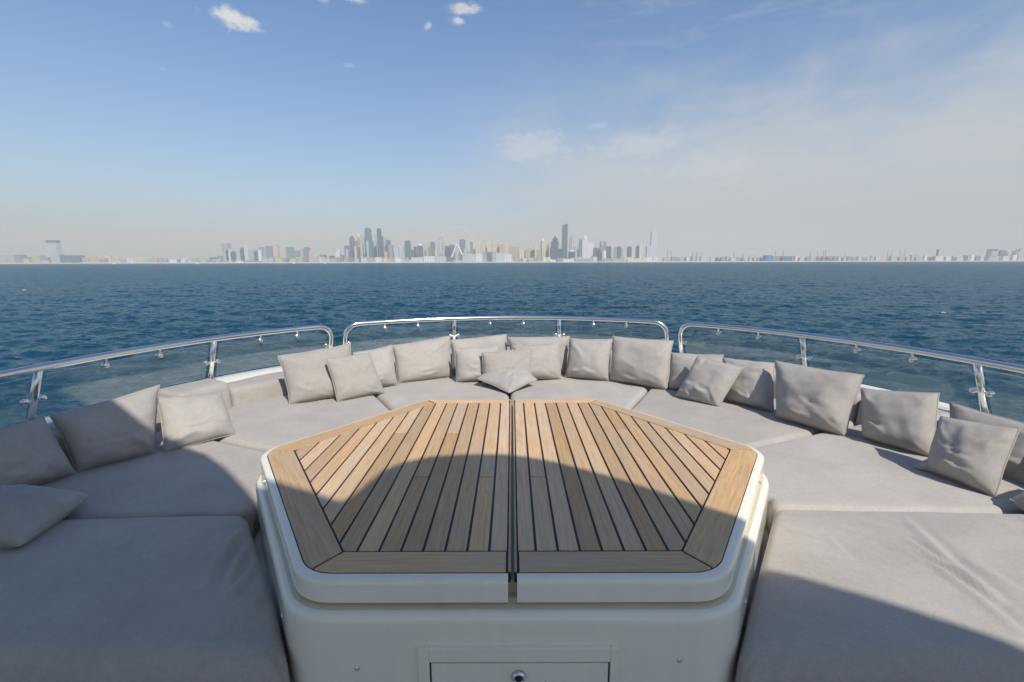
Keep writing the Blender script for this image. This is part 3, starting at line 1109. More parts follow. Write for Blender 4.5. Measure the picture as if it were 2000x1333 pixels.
# seat base under the pads
sweep([(.3, -.40), (2.43, -.40), (2.43, -.36), (.3, -.36)], 'seat_base', GEL, tlist=[t for t in ts if abs(t) < TQ + 1.0])
# unseen helm console behind the viewer; hardtop outline shaped to throw the forward shadow
H1 = MB()
H1.loft([[Vector((-1.3, -3.0, -.75)), Vector((1.3, -3.0, -.75)), Vector((1.3, -4.6, -.75)), Vector((-1.3, -4.6, -.75))],
         [Vector((-1.2, -3.0, .05)), Vector((1.2, -3.0, .05)), Vector((1.2, -4.6, .05)), Vector((-1.2, -4.6, .05))],
         [Vector((-1.0, -3.3, .35)), Vector((1.0, -3.3, .35)), Vector((1.0, -4.4, .35)), Vector((-1.0, -4.4, .35))]])
H1.off(DECK).build('helm_console', GEL, yacht)
for sx in (-1.9, 1.9):
    for yy in (-3.4, -2.6):
        MB().tube([DECK + Vector((sx, yy, -.75)), DECK + Vector((sx * .95, yy + .2, 2.58))], .05, 12).build('hardtop_post', STEEL, yacht, smooth=True)
edge = [(-5.0, 3.3), (-3.0, 2.85), (-2.25, 2.39), (-1.95, 2.19), (-1.795, 2.105), (-1.575, 2.05), (-1.42, 1.97), (-1.22, 1.81), (-1.05, 1.645), (-.89, 1.49), (-.774, 1.433), (-.70, 1.395),
        (-.62, 1.36), (-.545, 1.315), (-.506, 1.30), (-.485, 1.35), (-.439, 1.52), (-.38, 1.59), (-.292, 1.641), (-.158, 1.662), (0, 1.662), (.10, 1.635), (.188, 1.595), (.322, 1.512), (.428, 1.438),
        (.545, 1.338), (.66, 1.245), (.76, 1.17), (.871, 1.094), (.991, 1.035), (1.09, .974), (1.225, .892), (1.344, .816), (2.2, .25), (4.0, -1.0)]
HT = 2.6
sh = Vector((TO_SUN.x, TO_SUN.y)) * (HT / TO_SUN.z)
top = [Vector((x + sh.x, y + sh.y)) for x, y in edge]
top += [Vector((top[-1].x, -5.4)), Vector((top[0].x, -5.4))]
top = top[::-1]
MB().prism([(p.x, p.y) for p in top], HT, HT + .07).off(DECK).build('hardtop', GEL, yacht)

# ------------------------------------------------------------------ stainless rails with glass
RAILZ = .22


def bend(t_end, sgn, n=7, rad=.11):
    """corner where a rail section turns down; sgn is the direction the rail runs in"""
    out = []
    for k in range(1, n + 1):
        a = k / n * math.pi / 2
        out.append((t_end - sgn * rad + sgn * rad * math.sin(a), RAILZ - rad + rad * math.cos(a)))
    return out


def rail_section(label, t0, t1, end0, end1, posts, rail_clamps):
    root = empty('railing', surf((t0 + t1) / 2, -.1) + DECK)
    tag(root, label, 'railing', 'railing round the foredeck')
    off = -Vector(root.location) + DECK
    path = []
    rad = .11
    if end0:
        path += [(t0, -.1)] + [(t0, z) for z in (0.0, .08)] + [(a, b) for a, b in reversed(bend(t0, -1))]
        a0 = t0 + rad
    else:
        a0 = t0
    a1 = t1 - rad if end1 else t1
    n = max(8, int((a1 - a0) / .06))
    path += [(a0 + (a1 - a0) * k / n, RAILZ) for k in range(n + 1)]
    if end1:
        path += bend(t1, 1) + [(t1, .08), (t1, 0.0), (t1, -.1)]
    MB().tube([surf(t, z) + off for t, z in path], .0200, 14).build('handrail', STEEL, root, smooth=True)
    for t in posts:
        p = MB().tube([surf(t, z) + off for z in (-.1, .06, .215)], .0175, 12).build('post', STEEL, root, smooth=True)
        b = surf(t, -.1) + off
        MB().tube([b + Vector((0, 0, .001)), b + Vector((0, 0, .012))], [.036, .032], 14).build('base_plate', STEEL, p, ang=40)
    for t, e in ((t0, end0), (t1, end1)):
        if e:
            b = surf(t, -.1) + off
            MB().tube([b + Vector((0, 0, .001)), b + Vector((0, 0, .012))], [.036, .032], 14).build('base_plate', STEEL, root, ang=40)
    stops = ([t0] if end0 else [t0 - .02]) + list(posts) + ([t1] if end1 else [t1 + .02])
    for a, b in zip(stops[:-1], stops[1:]):
        g0, g1 = a + .034, b - .034
        n = max(6, int((g1 - g0) / .07))
        outer, inner = [], []
        prof = [(z, d) for z in (-.072, .178) for d in (-.004, .004)]
        rings = []
        for k in range(n + 1):
            t = g0 + (g1 - g0) * k / n
            zt_ = .178
            # the glass follows the bend of the tube at a free end
            for e, te in ((end0, t0), (end1, t1)):
                dd = abs(t - te)
                if e and dd < rad + .02:
                    zt_ = min(zt_, RAILZ - rad - .03 + math.sqrt(max(0, (rad + .0) ** 2 - (rad + .02 - dd) ** 2)) if dd < rad + .02 else zt_)
            rings.append([surf(t, -.072, -.004) + off, surf(t, -.072, .004) + off, surf(t, zt_, .004) + off, surf(t, zt_, -.004) + off])
        MB().loft(rings).build('glass_panel', GLASS, root)
        # clamps on posts
        for tt, s in ((a, 1), (b, -1)):
            p0 = surf(tt + s * .012, .045) + off
            p1 = surf(tt + s * .037, .045) + off
            nrm = (surf(tt, .045, -1) - surf(tt, .045)).normalized()
            C = MB().tube([p0, p1], .009, 8)
            C.tube([p1 - nrm * .012, p1 + nrm * .006, p1 + nrm * .012, p1 + nrm * .015], [.016, .016, .0145, .010], 12)
            C.build('glass_clamp', STEEL, root, ang=40)
    for t in rail_clamps:
        p0 = surf(t, .205) + off
        p1 = surf(t, .160) + off
        nrm = (surf(t, .16, -1) - surf(t, .16)).normalized()
        C = MB().tube([p0, p1], .009, 8)
        C.tube([p1 - nrm * .013, p1 + nrm * .008, p1 + nrm * .018, p1 + nrm * .022], [.0165, .0165, .0145, .009], 12)
        C.build('glass_clamp', STEEL, root, ang=40)
    return root


def tx(x, y):
    return t_of(x, y)


rail_section('polished steel railing with glass panels curving along the left side', -TQ - 1.6, tx(658, 640), False, True,
             [tx(82, 719), tx(418, 662)], [tx(212, 695), tx(319, 678), tx(505, 650), tx(580, 643)])
rail_section('polished steel railing with glass across the bow behind the middle pillows', tx(682, 637), tx(1304, 629), True, True,
             [tx(887, 622), tx(1093, 620)], [tx(750, 628), tx(816, 625), tx(957, 621), tx(1022, 620), tx(1161, 621), tx(1227, 623)])
rail_section('polished steel railing with glass panels curving along the right side', tx(1325, 633), TQ + 1.6, True, False,
             [tx(1565, 655), tx(1905, 706)], [tx(1400, 639), tx(1478, 646), tx(1668, 669), tx(1777, 685)])


# ------------------------------------------------------------------ the table
def offset_poly(pts, offs):
    """move each edge i (from i to i+1) of an anticlockwise polygon outwards by offs[i]"""
    n = len(pts)
    lines = []
    for i in range(n):
        a, b = Vector(pts[i]), Vector(pts[(i + 1) % n])
        d = (b - a).normalized()
        nn = Vector((d.y, -d.x))
        lines.append((a + nn * offs[i], d))
    out = []
    for i in range(n):
        (a, d), (b, e) = lines[i - 1], lines[i]
        den = d.x * e.y - d.y * e.x
        if abs(den) < 1e-9:
            out.append(b.copy())
        else:
            w = b - a
            t = (w.x * e.y - w.y * e.x) / den
            out.append(a + d * t)
    return out


def fillet(pts, radii, n=8):
    out = []
    m = len(pts)
    for i in range(m):
        p = Vector(pts[i])
        r = radii[i]
        if r <= 0:
            out.append(p)
            continue
        a = (Vector(pts[i - 1]) - p).normalized()
        b = (Vector(pts[(i + 1) % m]) - p).normalized()
        half = math.acos(max(-1, min(1, a.dot(b)))) / 2
        dist = r / math.tan(half)
        c = p + (a + b).normalized() * (r / math.sin(half))
        p0, p1 = p + a * dist, p + b * dist
        v0, v1 = p0 - c, p1 - c
        a0 = math.atan2(v0.y, v0.x)
        a1 = math.atan2(v1.y, v1.x)
        da = (a1 - a0 + math.pi) % (2 * math.pi) - math.pi
        for k in range(n + 1):
            ang = a0 + da * k / n
            out.append(c + Vector((math.cos(ang), math.sin(ang))) * r)
    return out


NEAR, SIDE, FAR = (.505, 1.02), (1.0, 1.765), (.47, 2.458)
INEAR, ISIDE, IFAR = (.447, 1.102), (.886, 1.768), (.424, 2.40)
RN, RS, RF = .115, .10, .05


def half(side, off, g, pts=(NEAR, SIDE, FAR), radii=(RN, RS, RF), arc=8):
    """outline of one leaf: anticlockwise polygon"""
    if side > 0:
        P = [(g, pts[0][1]), pts[0], pts[1], pts[2], (g, pts[2][1])]
        O = [off, off, off, off, 0]
        Rr = [0, radii[0] + off, radii[1] + off, radii[2] + off, 0]
    else:
        P = [(-g, pts[2][1]), (-pts[2][0], pts[2][1]), (-pts[1][0], pts[1][1]), (-pts[0][0], pts[0][1]), (-g, pts[0][1])]
        O = [off, off, off, off, 0]
        Rr = [0, radii[2] + off, radii[1] + off, radii[0] + off, 0]
    q = offset_poly(P, O)
    if arc == 0:
        return q
    return fillet(q, Rr, arc)


table = empty('table', DECK + Vector((0, 1.74, -.75)))
tag(table, 'white hexagonal table with teak top in two leaves in the middle of the seating', 'table')
TO = Vector((0, -1.74, .75))       # deck coordinates into the table's own


def full(off, radii=(RN, RS, RF)):
    P = [(-NEAR[0], NEAR[1]), NEAR, SIDE, FAR, (-FAR[0], FAR[1]), (-SIDE[0], SIDE[1])]
    q = offset_poly(P, [off] * 6)
    Rr = [radii[0] + off, radii[0] + off, radii[1] + off, radii[2] + off, radii[2] + off, radii[1] + off]
    return fillet(q, Rr, 8)


def ring3(pts, z):
    return [Vector((p.x, p.y, z)) for p in pts]


body_prof = [(.054, -.76), (.054, -.60), (.054, -.16), (.054, -.108), (.054, -.098), (.0522, -.0890), (.0475, -.0825), (.041, -.0793), (.034, -.0782), (.004, -.0780), (.004, -.084)]
MBb = MB().loft([ring3(full(o, (RN, .19, RF)), z) for o, z in body_prof])
pedestal = MBb.off(TO).build('pedestal', GEL, table, ang=50)
MB().loft([ring3(full(o, (RN, .17, RF)), z) for o, z in ((.0335, -.0790), (.0335, -.0768), (.030, -.0755), (.014, -.0740), (.008, -.070), (.004, -.0670), (-.02, -.0670))]).off(TO).build('sealant_strip', GELY, table, ang=50)
MB().box(-.02, .02, 1.03, 2.44, -.0695, -.03).off(TO).build('centre_web', GELY, table)

lip_prof = [(-.03, -.066), (.0225, -.066), (.0252, -.0645), (.026, -.061), (.026, -.053), (.026, -.022), (.026, -.016), (.0248, -.0105), (.0215, -.0068), (.0165, -.0050), (.008, -.0042), (.0012, -.0036), (.001, -.009)]
PITCHW = .0582
joints = []
for (x, y) in ((775, 845.5), (877, 845.5), (622, 931.5), (816, 931.5), (945, 932), (1115, 841), (1215, 839), (1051, 931.5), (1179, 927), (1372, 922)):
    p = at(x, y, 0)
    joints.append((p.x, p.y))


def clip(poly, axis, val, keep_greater):
    out = []
    n = len(poly)
    for i in range(n):
        a, b = poly[i], poly[(i + 1) % n]
        da = (a[axis] - val) * (1 if keep_greater else -1)
        db = (b[axis] - val) * (1 if keep_greater else -1)
        if da >= 0:
            out.append(a)
        if (da >= 0) != (db >= 0):
            t = da / (da - db)
            out.append(a + (b - a) * t)
    return out


def area(p):
    return .5 * sum(p[i].x * p[(i + 1) % len(p)].y - p[(i + 1) % len(p)].x * p[i].y for i in range(len(p)))


def board(name, poly, parent, ang=0.0, z1=0.0, z0=-.006):
    """a teak board: its own prism with eased top edges, local Y along the grain"""
    c = sum(poly, Vector((0, 0))) / len(poly)
    R = Matrix.Rotation(-ang, 2)
    q = [R @ (p - c) for p in poly]
    if area(q) < 0:
        q = q[::-1]
    try:
        inn = offset_poly(q, [-.0008] * len(q))
    except Exception:
        inn = q
    M = MB().loft([[Vector((p.x, p.y, z0)) for p in q], [Vector((p.x, p.y, z1 - .0008)) for p in q], [Vector((p.x, p.y, z1)) for p in inn]])
    o = M.build(name, TEAK, parent)
    o.location = Vector((c.x, c.y, 0)) + TO
    o.rotation_euler = (0, 0, ang)
    return o


for side in (1, -1):
    leaf = MB().loft([ring3(half(side, o, .011), z) for o, z in lip_prof], True, False).off(TO).build('leaf', GEL, table, ang=45)
    tag(leaf, ('right' if side > 0 else 'left') + ' half of the teak topped table')
    MB().loft([ring3(half(side, -.0005, .0045), z) for z in (-.03, -.0035)]).off(TO).build('caulking', CAULK, leaf)
    # centre edging strip
    a, b = .0045, .0105
    st = [Vector((side * a, NEAR[1] + .003)), Vector((side * b, NEAR[1] + .003)), Vector((side * b, FAR[1] - .003)), Vector((side * a, FAR[1] - .003))]
    board('edging_strip', st if side > 0 else st[::-1], leaf)
    # planks
    inner = half(side, -.0037, .0155, (INEAR, ISIDE, IFAR), arc=0)
    x0 = .015
    k = 0
    while x0 < .89:
        x1 = .0615 if k == 0 else .0615 + PITCHW * k
        a, b = x0 + (.0 if k == 0 else .0037), x1 - .0037
        lo, hi = (a, b) if side > 0 else (-b, -a)
        poly = clip(clip(inner, 0, lo, True), 0, hi, False)
        if len(poly) >= 3 and abs(area(poly)) > 2e-4:
            cuts = sorted(jy for jx, jy in joints if lo <= jx <= hi)
            ys = [-9] + cuts + [9]
            for ya, yb in zip(ys[:-1], ys[1:]):
                q = clip(clip(poly, 1, ya + .0028, True), 1, yb - .0028, False)
                if len(q) >= 3 and abs(area(q)) > 5e-5:
                    board('plank', q, leaf)
        x0 = x1
        k += 1
    # frame boards, mitred
    out = half(side, -.0015, .0135)
    n = 9                              # points of each rounded corner
    if side > 0:
        g0, cn, cs, cf, g1 = out[0], out[1:10], out[10:19], out[19:28], out[28]
        i0, inn, ins, inf, i1 = [Vector(p) for p in half(side, .0022, .0135, (INEAR, ISIDE, IFAR), arc=0)]
        segs = [([g0] + cn[:5] + [inn, i0], 'near'), (cn[4:] + cs[:5] + [ins, inn], 'side_near'),
                (cs[4:] + cf[:5] + [inf, ins], 'side_far'), (cf[4:] + [g1, i1, inf], 'far')]
    else:
        g1, cf, cs, cn, g0 = out[0], out[1:10], out[10:19], out[19:28], out[28]
        i1, inf, ins, inn, i0 = [Vector(p) for p in half(side, .0022, .0135, (INEAR, ISIDE, IFAR), arc=0)]
        segs = [([g1] + cf[:5] + [inf, i1], 'far'), (cf[4:] + cs[:5] + [ins, inf], 'side_far'),
                (cs[4:] + cn[:5] + [inn, ins], 'side_near'), (cn[4:] + [g0, i0, inn], 'near')]
    for poly, nm in segs:
        e = poly[-1] - poly[-2]
        ang = math.atan2(e.y, e.x) - math.pi / 2
        poly = [Vector(p) for p in poly]
        offs = [0.0] * len(poly)
        offs[-1] = -.0038             # mitre joints
        offs[len(poly) - 3] = -.0038
        q = offset_poly(poly, offs)
        board('frame_board', q, leaf, ang)

# locker door in the pedestal
YF = NEAR[1] - .0535


def on_front(x, y, Y=YF):
    d = ray(x, y)
    t = Y / d.y
    return Vector((0, 0, HC)) + d * t


fl, fr_ = on_front(817, 1260).x, on_front(1210, 1260).x
zt0 = on_front(1000, 1259).z
dl, dr = on_front(840, 1290).x, on_front(1190, 1290).x
dz = on_front(1000, 1286).z
ZB = -.70
fr = MB()
for a, b, c, d_ in ((fl, dl, ZB, zt0), (dr, fr_, ZB, zt0), (dl, dr, dz, zt0)):
    fr.box(a, b, YF - .013, YF + .004, c, d_)
frame = fr.off(TO).build('door_frame', GEL, table)
bm_ = frame.modifiers.new('b', 'BEVEL'); bm_.width = .0025; bm_.segments = 2; bm_.limit_method = 'ANGLE'
door = MB().box(dl + .004, dr - .004, YF - .010, YF + .004, ZB, dz - .005).off(TO).build('locker_door', GEL, table)
bm_ = door.modifiers.new('b', 'BEVEL'); bm_.width = .002; bm_.segments = 2
MB().box(dl - .001, dr + .001, YF - .0015, YF + .003, ZB, dz + .001).off(TO).build('door_gap', DARK, table)  # dark sheet behind the door, painting the shade in its gap
kp = on_front(1013, 1321, YF - .01)
K = MB()
n = 20
prof = [(.017, .0), (.017, -.006), (.0145, -.010), (.0105, -.010), (.0095, -.006), (.0095, -.001)]
rings = [[kp + Vector((r * math.cos(2 * math.pi * k / n), yy, r * math.sin(2 * math.pi * k / n))) for k in range(n)] for r, yy in prof]
K.loft(rings, True, False)
K.off(TO).build('latch_ring', STEEL, door, smooth=True)
MB().tube([kp + Vector((0, -.0005, 0)), kp + Vector((0, -.004, 0))], .0094, 16).off(TO).build('latch_button', DARK, door)
for (x, y) in ((698, 1306), (1327, 1290)):
    p = on_front(x, y, YF)
    MB().tube([p + Vector((0, .004, 0)), p + Vector((0, -.002, 0)), p + Vector((0, -.0035, 0))], [.0065, .0065, .004], 12).off(TO).build('screw', STEEL, pedestal, ang=40)
nr = Vector((.8325, -.554, 0))
for sx, yy, zz in ((1, 1.155, -.17), (-1, 1.12, -.18), (-1, 1.62, -.055), (1, 1.60, -.055)):
    off_ = .054 if zz < -.1 else .026
    base = Vector((NEAR[0] + (yy - NEAR[1]) / (SIDE[1] - NEAR[1]) * (SIDE[0] - NEAR[0]), yy, zz))
    p = base + nr * off_
    p.x *= sx
    nn = Vector((nr.x * sx, nr.y, 0))
    MB().tube([p - nn * .003, p + nn * .002, p + nn * .0035], [.0065, .0065, .004], 12).off(TO).build('screw', STEEL, pedestal, ang=40)


# ------------------------------------------------------------------ seat pads
ZS = -.21
GAP = .066      # pad to table axis outline


def arc_pts(t0, t1, R, n=40):
    return [ring_pt(t0 + (t1 - t0) * k / n, R, 0).to_2d() for k in range(n + 1)]


def resample(pts, us):
    pts = [Vector(p) for p in pts]
    d = [0.0]
    for a, b in zip(pts[:-1], pts[1:]):
        d.append(d[-1] + (b - a).length)
    L_ = d[-1]
    out = []
    for u in us:
        s = u * L_
        i = 0
        while i < len(d) - 2 and d[i + 1] < s:
            i += 1
        f = (s - d[i]) / max(1e-9, d[i + 1] - d[i])
        out.append(pts[i].lerp(pts[i + 1], min(1, max(0, f))))
    return out, L_


def ease(n, L_, edge=.09):
    """parameters denser near both ends"""
    e = min(.3, edge / L_)
    k = max(4, n // 5)
    a = [e * (i / k) ** 1.3 for i in range(k)]
    m = n - 2 * k
    b = [e + (1 - 2 * e) * i / m for i in range(m + 1)]
    return a + b + [1 - v for v in reversed(a)]


def crease_field(lines):
    def f(p):
        h = 0.0
        for pts, amp, wid in lines:
            best, par = 1e9, 0
            sgn = 1
            n = len(pts) - 1
            for i in range(n):
                a, b = pts[i], pts[i + 1]
                ab = b - a
                t = max(0, min(1, (p - a).dot(ab) / ab.length_squared))
                q = p - (a + ab * t)
                d = q.length
                if d < best:
                    best, par = d, (i + t) / n
                    sgn = 1 if ab.x * q.y - ab.y * q.x > 0 else -1
            if best < wid * 4:
                env = math.sin(math.pi * min(1, max(0, par))) ** .6
                s = best * sgn / wid
                h += amp * env * (math.exp(-s * s) - .75 * math.exp(-(s - 1.6) ** 2))
        return h
    return f


def pad(label, inner, side_a, side_b, outer, ztop, creases=(), seed=0, thick=.13, r=.035, rc=.06, nu=90, nv=70, front=None):
    """upholstered pad over the patch between an inner and an outer curve (same direction) and two sides"""
    _, Lu = resample(outer, [0, 1])
    _, Li = resample(inner, [0, 1])
    _, Lv = resample(side_a, [0, 1])
    us, vs = ease(nu, (Lu + Li) / 2), ease(nv, Lv)
    I, _ = resample(inner, us)
    O, _ = resample(outer, us)
    A, La = resample(side_a, vs)
    Bs, Lb = resample(side_b, vs)
    c00, c10, c01, c11 = I[0], I[-1], O[0], O[-1]
    cf = crease_field([([Vector(p) for p in l], a, w) for l, a, w in creases]) if creases else None
    verts, nU, nV = [], len(us), len(vs)
    for j, v in enumerate(vs):
        for i, u in enumerate(us):
            p = I[i] * (1 - v) + O[i] * v + A[j] * (1 - u) + Bs[j] * u - (c00 * (1 - u) * (1 - v) + c10 * u * (1 - v) + c01 * (1 - u) * v + c11 * u * v)
            lu = Li * (1 - v) + Lu * v
            lv = La * (1 - u) + Lb * u
            du, dv = min(u, 1 - u) * lu, min(v, 1 - v) * lv
            ax, ay = max(rc - du, 0), max(rc - dv, 0)
            d = rc - math.hypot(ax, ay) if (ax > 0 and ay > 0) else min(du, dv)
            r_ = r
            if (front == 'u0' and u < .5 and du < dv) or (front == 'u1' and u > .5 and du < dv):
                r_ = .085
            if d >= r_:
                z = 0.0
            elif d >= 0:
                z = -(r_ - math.sqrt(max(0, r_ * r_ - (r_ - d) ** 2)))
            else:
                z = -r_ - min(max(0, thick - r_), -d * 8)
            puff = .012 * (1 - math.exp(-min(du, dv) / .11)) - .006
            q = Vector((p.x * 2.3, p.y * 2.3, seed * 3.7))
            z += puff + .007 * noise.noise(q) + .0035 * noise.noise(q * 2.9)
            lvl = max(0.0, min(1.0, d / .05))
            # fine gathers running in from the seams
            z += .0022 * lvl * math.exp(-d / .10) * noise.noise(Vector((u * lu * 16 + v * lv * 3, v * lv * 5, seed)))
            if cf:
                z += cf(p) * lvl
            verts.append(Vector((p.x, p.y, ztop + z)))
    faces = []
    for j in range(nV - 1):
        for i in range(nU - 1):
            faces.append((j * nU + i, j * nU + i + 1, (j + 1) * nU + i + 1, (j + 1) * nU + i))
    loop = [i for i in range(nU)] + [j * nU + nU - 1 for j in range(1, nV)] + [(nV - 1) * nU + i for i in range(nU - 2, -1, -1)] + [j * nU for j in range(nV - 2, 0, -1)]
    base = len(verts)
    for i in loop:
        verts.append(Vector((verts[i].x, verts[i].y, ztop - thick)))
    n = len(loop)
    for k in range(n):
        faces.append((loop[k], base + k, base + (k + 1) % n, loop[(k + 1) % n]))
    faces.append(tuple(base + k for k in range(n)))
    c = sum((Vector((p.x, p.y)) for p in verts), Vector((0, 0))) / len(verts)
    root = Vector((c.x, c.y, ztop - thick))
    me = mesh('seat_pad', [p - root for p in verts], faces, True)
    bmx = bmesh.new(); bmx.from_mesh(me)
    bmesh.ops.recalc_face_normals(bmx, faces=bmx.faces)
    bmx.to_mesh(me); bmx.free()
    o = obj('seat_pad', me, FABRIC, None, root + DECK)
    return tag(o, label, 'cushion', 'pads of the round sofa')


def P2(x, y, z=ZS):
    p = at(x, y, z)
    return Vector((p.x, p.y))


RO = 2.27
# dividing lines: (inner end on the table outline, outer end)
hexo = [Vector(p) for p in offset_poly([(-NEAR[0], NEAR[1]), NEAR, SIDE, FAR, (-FAR[0], FAR[1]), (-SIDE[0], SIDE[1])], [GAP] * 6)]
nL, nR, sR, fR, fL, sL = hexo
g = .006


def shift(a, b, d):
    t = (b - a).normalized()
    nn = Vector((-t.y, t.x))
    return a + nn * d, b + nn * d


def outer_t(p, q):
    """arc parameter where the line p->q meets the outer ring"""
    d = (q - p).normalized()
    c = Vector((CX, CY))
    w = p - c
    bq = w.dot(d)
    cq = w.length_squared - RO * RO
    s = -bq + math.sqrt(max(0, bq * bq - cq))
    e = p + d * s
    return 2.5 * math.atan2(e.x - CX, e.y - CY) if e.y > CY else (1 if e.x > 0 else -1) * (TQ + CY - e.y)


cuts = [(Vector((-1.03, 1.655)), Vector((-1.79, 1.618))),
        (Vector((-.90, 2.13)), Vector((-1.561, 2.401))),
        (Vector((-.56, 2.55)), Vector((-.966, 3.225))),
        (Vector((-.012, 2.54)), Vector((-.02, 3.5))),
        (Vector((.56, 2.56)), Vector((1.017, 3.384))),
        (Vector((.87, 2.14)), Vector((1.733, 2.511))),
        (Vector((1.03, 1.680)), Vector((1.893, 1.650)))]
oT = [outer_t(a, b) for a, b in cuts]


def make_pad(k, label, inner_mid, ztop, seed, **kw):
    """pad between cut k and cut k+1 (running left to right round the bow)"""
    a0, a1 = shift(cuts[k][0], cuts[k][1], -g)
    b0, b1 = shift(cuts[k + 1][0], cuts[k + 1][1], g)
    o0, o1 = ring_pt(oT[k] + .006, RO, 0).to_2d(), ring_pt(oT[k + 1] - .006, RO, 0).to_2d()
    outer = arc_pts(oT[k] + .006, oT[k + 1] - .006, RO)
    inner = [a0] + [Vector(p) for p in inner_mid] + [b0]
    return pad(label, inner, [a0, o0], [b0, o1], outer, ztop, seed=seed, **kw)


make_pad(0, 'long grey pad on the left side, half in shadow, behind the nearest left pad', [sL + Vector((.022, 0))], ZS, 1,
         creases=[([P2(290, 950), P2(390, 915), P2(450, 905)], .004, .02), ([P2(200, 985), P2(330, 955), P2(420, 940)], .003, .02)])
make_pad(1, 'sunlit grey pad at the back left corner of the round sofa', [], ZS, 2)
make_pad(2, 'grey pad at the bow, left of the centre seam', [], ZS, 3)
make_pad(3, 'grey pad at the bow, right of the centre seam', [], ZS, 4)
make_pad(4, 'sunlit grey pad at the back right corner of the round sofa', [], ZS, 5)
make_pad(5, 'long sunlit grey pad on the right side, behind the nearest right pad', [sR + Vector((-.022, 0))], ZS, 6)
# nearest pads
YN = .955
zn = ZS + .015


def near_pad(s, cut, label, seed, creases):
    p0, p1 = cut
    a = Vector((p0.x, p0.y - .012))
    b = Vector((s * 2.30, p1.y + (s * 2.30 - p1.x) / (p1.x - p0.x) * (p1.y - p0.y) - .012))
    corner = (nR if s > 0 else nL).copy()
    corner.x -= s * .006
    d = ((sR if s > 0 else sL) - corner).normalized()
    c0 = corner + d * ((YN - corner.y) / d.y)
    inner = [c0, corner + d * .25, a]         # along the table, near to far
    outer = [Vector((s * 2.30, YN)), Vector((s * 2.30, b.y))]
    if s > 0:
        return pad(label, inner, [c0, outer[0]], [a, b], outer, zn, creases, seed, nu=170, nv=190, r=.032, rc=.05, thick=.16, front='u0')
    inner, outer = inner[::-1], outer[::-1]
    return pad(label, inner, [a, b], [c0, outer[1]], outer, zn, creases, seed, nu=170, nv=190, r=.032, rc=.05, thick=.16, front='u1')


near_pad(1, cuts[6], 'nearest grey pad on the right, creased, crossed by a straight shadow edge', 11,
         [([P2(1640, 1033, zn), P2(1730, 1068, zn), P2(1830, 1112, zn), P2(1920, 1178, zn), P2(2010, 1250, zn)], 0.0121, 0.0163),
          ([P2(1690, 1020, zn), P2(1760, 1050, zn), P2(1850, 1108, zn), P2(1880, 1125, zn)], 0.0081, 0.0137),
          ([P2(1760, 1005, zn), P2(1850, 1095, zn), P2(1900, 1135, zn), P2(1960, 1185, zn)], 0.0108, 0.0187),
          ([P2(1535, 1035, zn), P2(1600, 1060, zn)], 0.0041, 0.0125), ([P2(1610, 1045, zn), P2(1665, 1100, zn)], 0.0041, 0.0125),
          ([P2(1880, 1090, zn), P2(1960, 1140, zn), P2(2030, 1180, zn)], 0.0054, 0.0200)])
near_pad(-1, cuts[0], 'nearest grey pad on the left, wholly in shadow, wrinkled beside the table', 12,
         [([P2(495, 1022, zn), P2(450, 1060, zn), P2(425, 1105, zn), P2(400, 1150, zn)], 0.0135, 0.0175),
          ([P2(505, 1045, zn), P2(470, 1090, zn), P2(440, 1150, zn)], 0.0108, 0.0150),
          ([P2(515, 1080, zn), P2(480, 1130, zn), P2(430, 1185, zn)], 0.0081, 0.0163),
          ([P2(545, 1130, zn), P2(490, 1185, zn), P2(405, 1235, zn)], 0.0108, 0.0150),
          ([P2(540, 1165, zn), P2(480, 1205, zn), P2(415, 1240, zn)], 0.0068, 0.0150),
          ([P2(340, 1010, zn), P2(280, 1045, zn), P2(230, 1090, zn)], 0.0041, 0.0250)])


# ------------------------------------------------------------------ low backrest round the ring
def backrest(label, t0, t1, ztop, seed):
    R0, R1 = 2.19, 2.425
    z0, z1 = ZS - .1, ztop
    prof = []
    rr = .045
    for (cx_, cz, a0) in ((R1 - rr * .6, z0 + rr, -90), (R1 - rr * .6, z1 - rr, 0), (R0 + rr, z1 - rr, 90), (R0 + rr * .6, z0 + rr, 180)):
        for k in range(5):
            a = math.radians(a0 + 90 * k / 4)
            prof.append((cx_ + rr * math.cos(a) * (.6 if cx_ > 2.3 else 1), cz + rr * math.sin(a)))
    cR, cZ = (R0 + R1) / 2, (z0 + z1) / 2
    n = max(10, int((t1 - t0) / .035))
    rings = []
    mid = ring_pt((t0 + t1) / 2, cR, z0) + DECK
    for k in range(-3, n + 4):
        if k < 0:
            s, t = [.80, .93, .98][k + 3], t0 + [0, .008, .02][k + 3]
        elif k > n:
            s, t = [.98, .93, .80][k - n - 1], t1 - [.02, .008, 0][k - n - 1]
        else:
            s, t = 1.0, t0 + .03 + (t1 - t0 - .06) * k / n
        ring = []
        for R, z in prof:
            w = .008 * noise.noise(Vector((t * 4, R * 6, z * 7 + seed)))
            ring.append(ring_pt(t, cR + (R - cR) * s + w, cZ + (z - cZ) * s + w * .8) + DECK - mid)
        rings.append(ring)
    o = MB().loft(rings).build('backrest', PILLOW, None, smooth=True, loc=mid)
    return tag(o, label, 'backrest', 'low backrest cushions round the sofa')


